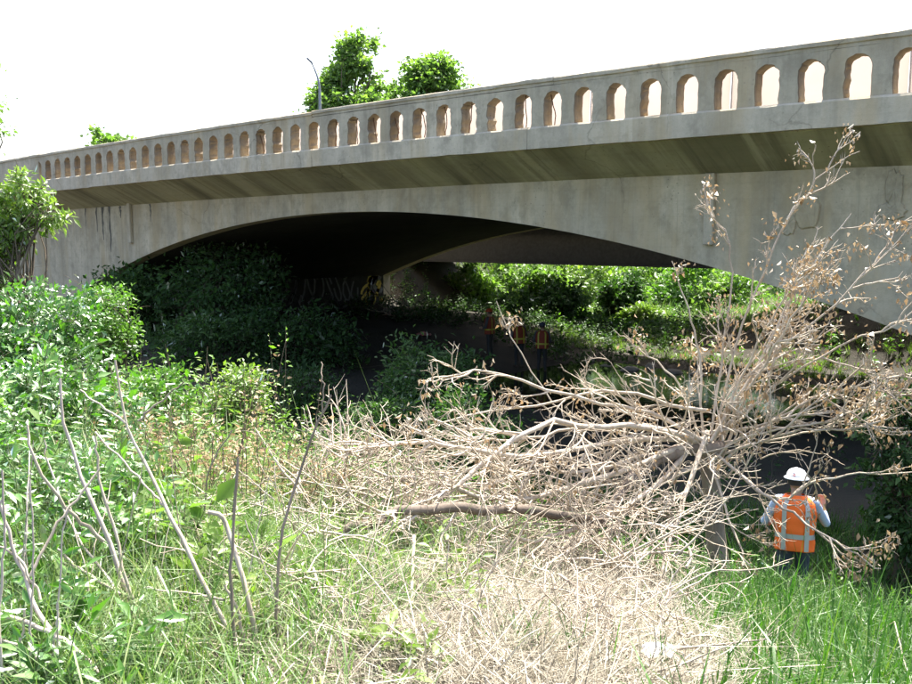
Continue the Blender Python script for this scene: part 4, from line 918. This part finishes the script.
    if emblem:
        for col_, a0, a1, z0, z1 in ((M['em_red'], 4.28, 4.55, 1.712, 1.722), (M['em_red'], 4.28, 4.55, 1.730, 1.738), (M['em_blue'], 4.28, 4.40, 1.738, 1.754), (M['em_red'], 4.42, 4.55, 1.746, 1.754)):
            e_ = [hd(.112 * k * math.cos(a), .138 * k * math.sin(a), z) for z, k in ((z0, 1.03 - (z0 - 1.705) * 2.2), (z1, 1.03 - (z1 - 1.705) * 2.2)) for a in np.linspace(a0, a1, 4)]
            obj('hat_sticker', pymesh('hat_sticker', e_, [(j, j + 1, j + 5, j + 4) for j in range(3)]), col_, hat)
    return T
M['skin'] = plain('skin', (.36, .22, .15), .55, 0, .08); M['boot'] = plain('boot_leather', (.05, .035, .022), .7); M['hair'] = plain('dark_hair', (.025, .018, .012), .7)
M['em_red'] = plain('sticker_red', (.55, .05, .05), .4); M['em_blue'] = plain('sticker_blue', (.06, .09, .35), .4)
V_OR = plain('orange_vest_cloth', (.95, .16, .02), .75, 0, .06, 5); V_SHADE = plain('shade_dark_vest_cloth', (.2, .03, .01), .75, 0, .1, 5)  # far vests: cloth colour darkened to stand for the shade under the bridge
ST_S = plain('silver_band', (.45, .46, .46), .4, .2, .08); ST_Y = plain('yellow_band', (.42, .38, .04), .5, 0, .08)  # yellow of the far bands lowered for the same shade
H_W = plain('white_hard_hat', (.78, .80, .82), .35, 0, .03); H_O = plain('orange_hard_hat', (.4, .06, .02), .35, 0, .03); H_D = plain('dark_blue_hard_hat', (.04, .05, .09), .35, 0, .03)
C_BL = plain('pale_blue_shirt', (.34, .42, .56), .85, 0, .1, 5); C_DK = plain('dark_work_shirt', (.07, .07, .08), .85, 0, .1, 5); C_JN = plain('dark_jeans', (.045, .055, .09), .9, 0, .15, 6); C_WD = plain('black_waders', (.02, .022, .024), .6, 0, .15, 6)
pose0 = dict(lean=.10, knee=.09, nod=.15, elbow={-1: (-.33, .04, 1.14), 1: (.34, .12, 1.16)}, wrist={-1: (-.28, .27, 1.06), 1: (.30, .24, 1.32)}, hdir={-1: (.5, .85, .1), 1: (-.05, .25, 1)}, hside={-1: (0, .1, 1), 1: (-1, .2, 0)})
p = at(794, 548, 10.25); person('worker in orange vest and white hard hat seen from behind at lower right', (p[0], p[1], gz(p[0], p[1]) - .01), rad(22), pose0, V_OR, ST_S, H_W, .0085, C_BL, C_JN, 'bridge inspection workers', 1.0, True)
pose1 = dict(lean=.03, knee=.02, elbow={-1: (-.30, .02, 1.12), 1: (.29, .05, 1.12)}, wrist={-1: (-.20, .22, 1.08), 1: (.24, .22, 1.0)}, hdir={-1: (.6, .8, 0), 1: (-.4, .85, -.2)}, hside={-1: (0, .1, 1), 1: (0, .1, 1)})
pose2 = dict(lean=.12, knee=.04, elbow={-1: (-.28, -.02, 1.13), 1: (.30, .1, 1.16)}, wrist={-1: (-.27, .1, .9), 1: (.2, .3, 1.22)}, hdir={-1: (0, .2, -1), 1: (-.4, .8, .4)}, hside={-1: (.3, 1, 0), 1: (-.2, 0, 1)})
for px, D, rz, ps, hc, vc, lab in ((542, 31.0, 30, pose1, H_D, V_SHADE, 'rightmost of three far workers, shade-darkened red-orange vest with yellow bands and dark hat'), (519, 31.4, 55, pose2, H_D, V_SHADE, 'middle of three far workers under the arch, shade-darkened red-orange vest with yellow bands'), (490, 32.5, 100, pose1, H_O, V_SHADE, 'leftmost far worker with orange hard hat, half hidden in shade')):
    q = at(px, 362, D); person(lab, (q[0], q[1], gz(q[0], q[1]) - .01), rad(rz), ps, vc, ST_Y, hc, .016, C_DK, C_WD, 'bridge inspection workers')

# ================================================================== SMALL THINGS
def rock_mesh(seed, n=3, sq=.55):
    import bmesh
    bm = bmesh.new(); bmesh.ops.create_icosphere(bm, subdivisions=n, radius=1); r = random.Random(seed); ks = [(Vector([r.uniform(-1, 1) for _ in range(3)]).normalized(), r.uniform(.55, .95)) for _ in range(12)]
    for v in bm.verts:
        for d, k in ks:
            o_ = v.co.dot(d)
            if o_ > k: v.co -= d * (o_ - k)
        v.co.z *= sq
    me = bpy.data.meshes.new('stone'); bm.to_mesh(me); bm.free(); return me
M['stone'] = plain('pale_stone', (.34, .31, .27), .9, 0, .3, 4)
rk = [rock_mesh(i) for i in range(6)]
for me in rk: me.materials.append(M['stone'])
rocks = [(606, 362, .28, 'pale flat stone at the stream edge right of the workers'), (628, 366, .5, 'largest pale stone on the far shore, beneath the bridges'), (650, 364, .32, 'pale stone right of the largest one on the far shore'), (672, 369, .4, 'low stone at the waterline, second from right on the far shore'),
         (590, 358, .25, 'small stone on the far shore just right of the workers'), (700, 371, .35, 'rightmost stone on the far shore behind the dead branches'), (560, 364, .22, 'small stone at the waterline beside the rightmost far worker')]
for i, (px, py, sz, lab) in enumerate(rocks):
    d = ray(px, py); q = d * (-4.55 / d[2]); o = bpy.data.objects.new('stone', rk[i % 6]); COL.objects.link(o); o.location = (q[0], q[1], gz(q[0], q[1]) + sz * .12); o.scale = (sz, sz * .8, sz * .8); o.rotation_euler = (0, 0, i * 1.3); tag(o, lab, 'stone', 'stones along the far shore')
# driftwood and rubbish in the strip of sun
heap('driftwood_pile', 'sunlit driftwood and sticks washed up by the graffiti corner', 393, 432, 322, 338, 41, 40, 60, 1.6, .03, 420)
import bmesh
def crumple(name, loc, size, mat, label, cat, seed, rz=0):
    r = random.Random(seed); n = 9; v = [((i / 8 - .5) * size + r.gauss(0, size * .04), (j / 8 - .5) * size * .7 + r.gauss(0, size * .04), abs(r.gauss(.06, .07)) * size + .22 * size * math.exp(-((i - 3) ** 2 + (j - 5) ** 2) / 6)) for j in range(n) for i in range(n)]
    o = obj(name, pymesh(name, v, [(j * n + i, j * n + i + 1, j * n + n + i + 1, j * n + n + i) for j in range(n - 1) for i in range(n - 1)], False), mat); o.location = loc; o.rotation_euler = (0, 0, rz)
    so = o.modifiers.new('t', 'SOLIDIFY'); so.thickness = .002; return tag(o, label, cat)
def on_ground(px, py):
    d = ray(px, py)
    for k in np.linspace(2, 60, 3000):
        if d[2] * k < float(ground_rel(d[0] * k, d[1] * k)): break
    return d * k
q = on_ground(658, 678); crumple('paper_scrap', (q[0], q[1], gz(q[0], q[1]) + .12), .15, plain('white_paper', (.8, .8, .8), .8, 0, .03), 'crumpled white paper scrap in the grass at the bottom edge', 'litter', 2, .6)
q = on_ground(424, 338); crumple('plastic_bag', (q[0], q[1], gz(q[0], q[1]) + .1), .5, plain('pink_plastic', (.4, .16, .15), .4, 0, .1), 'crumpled pink bag lying beside the driftwood', 'litter', 3, .2)
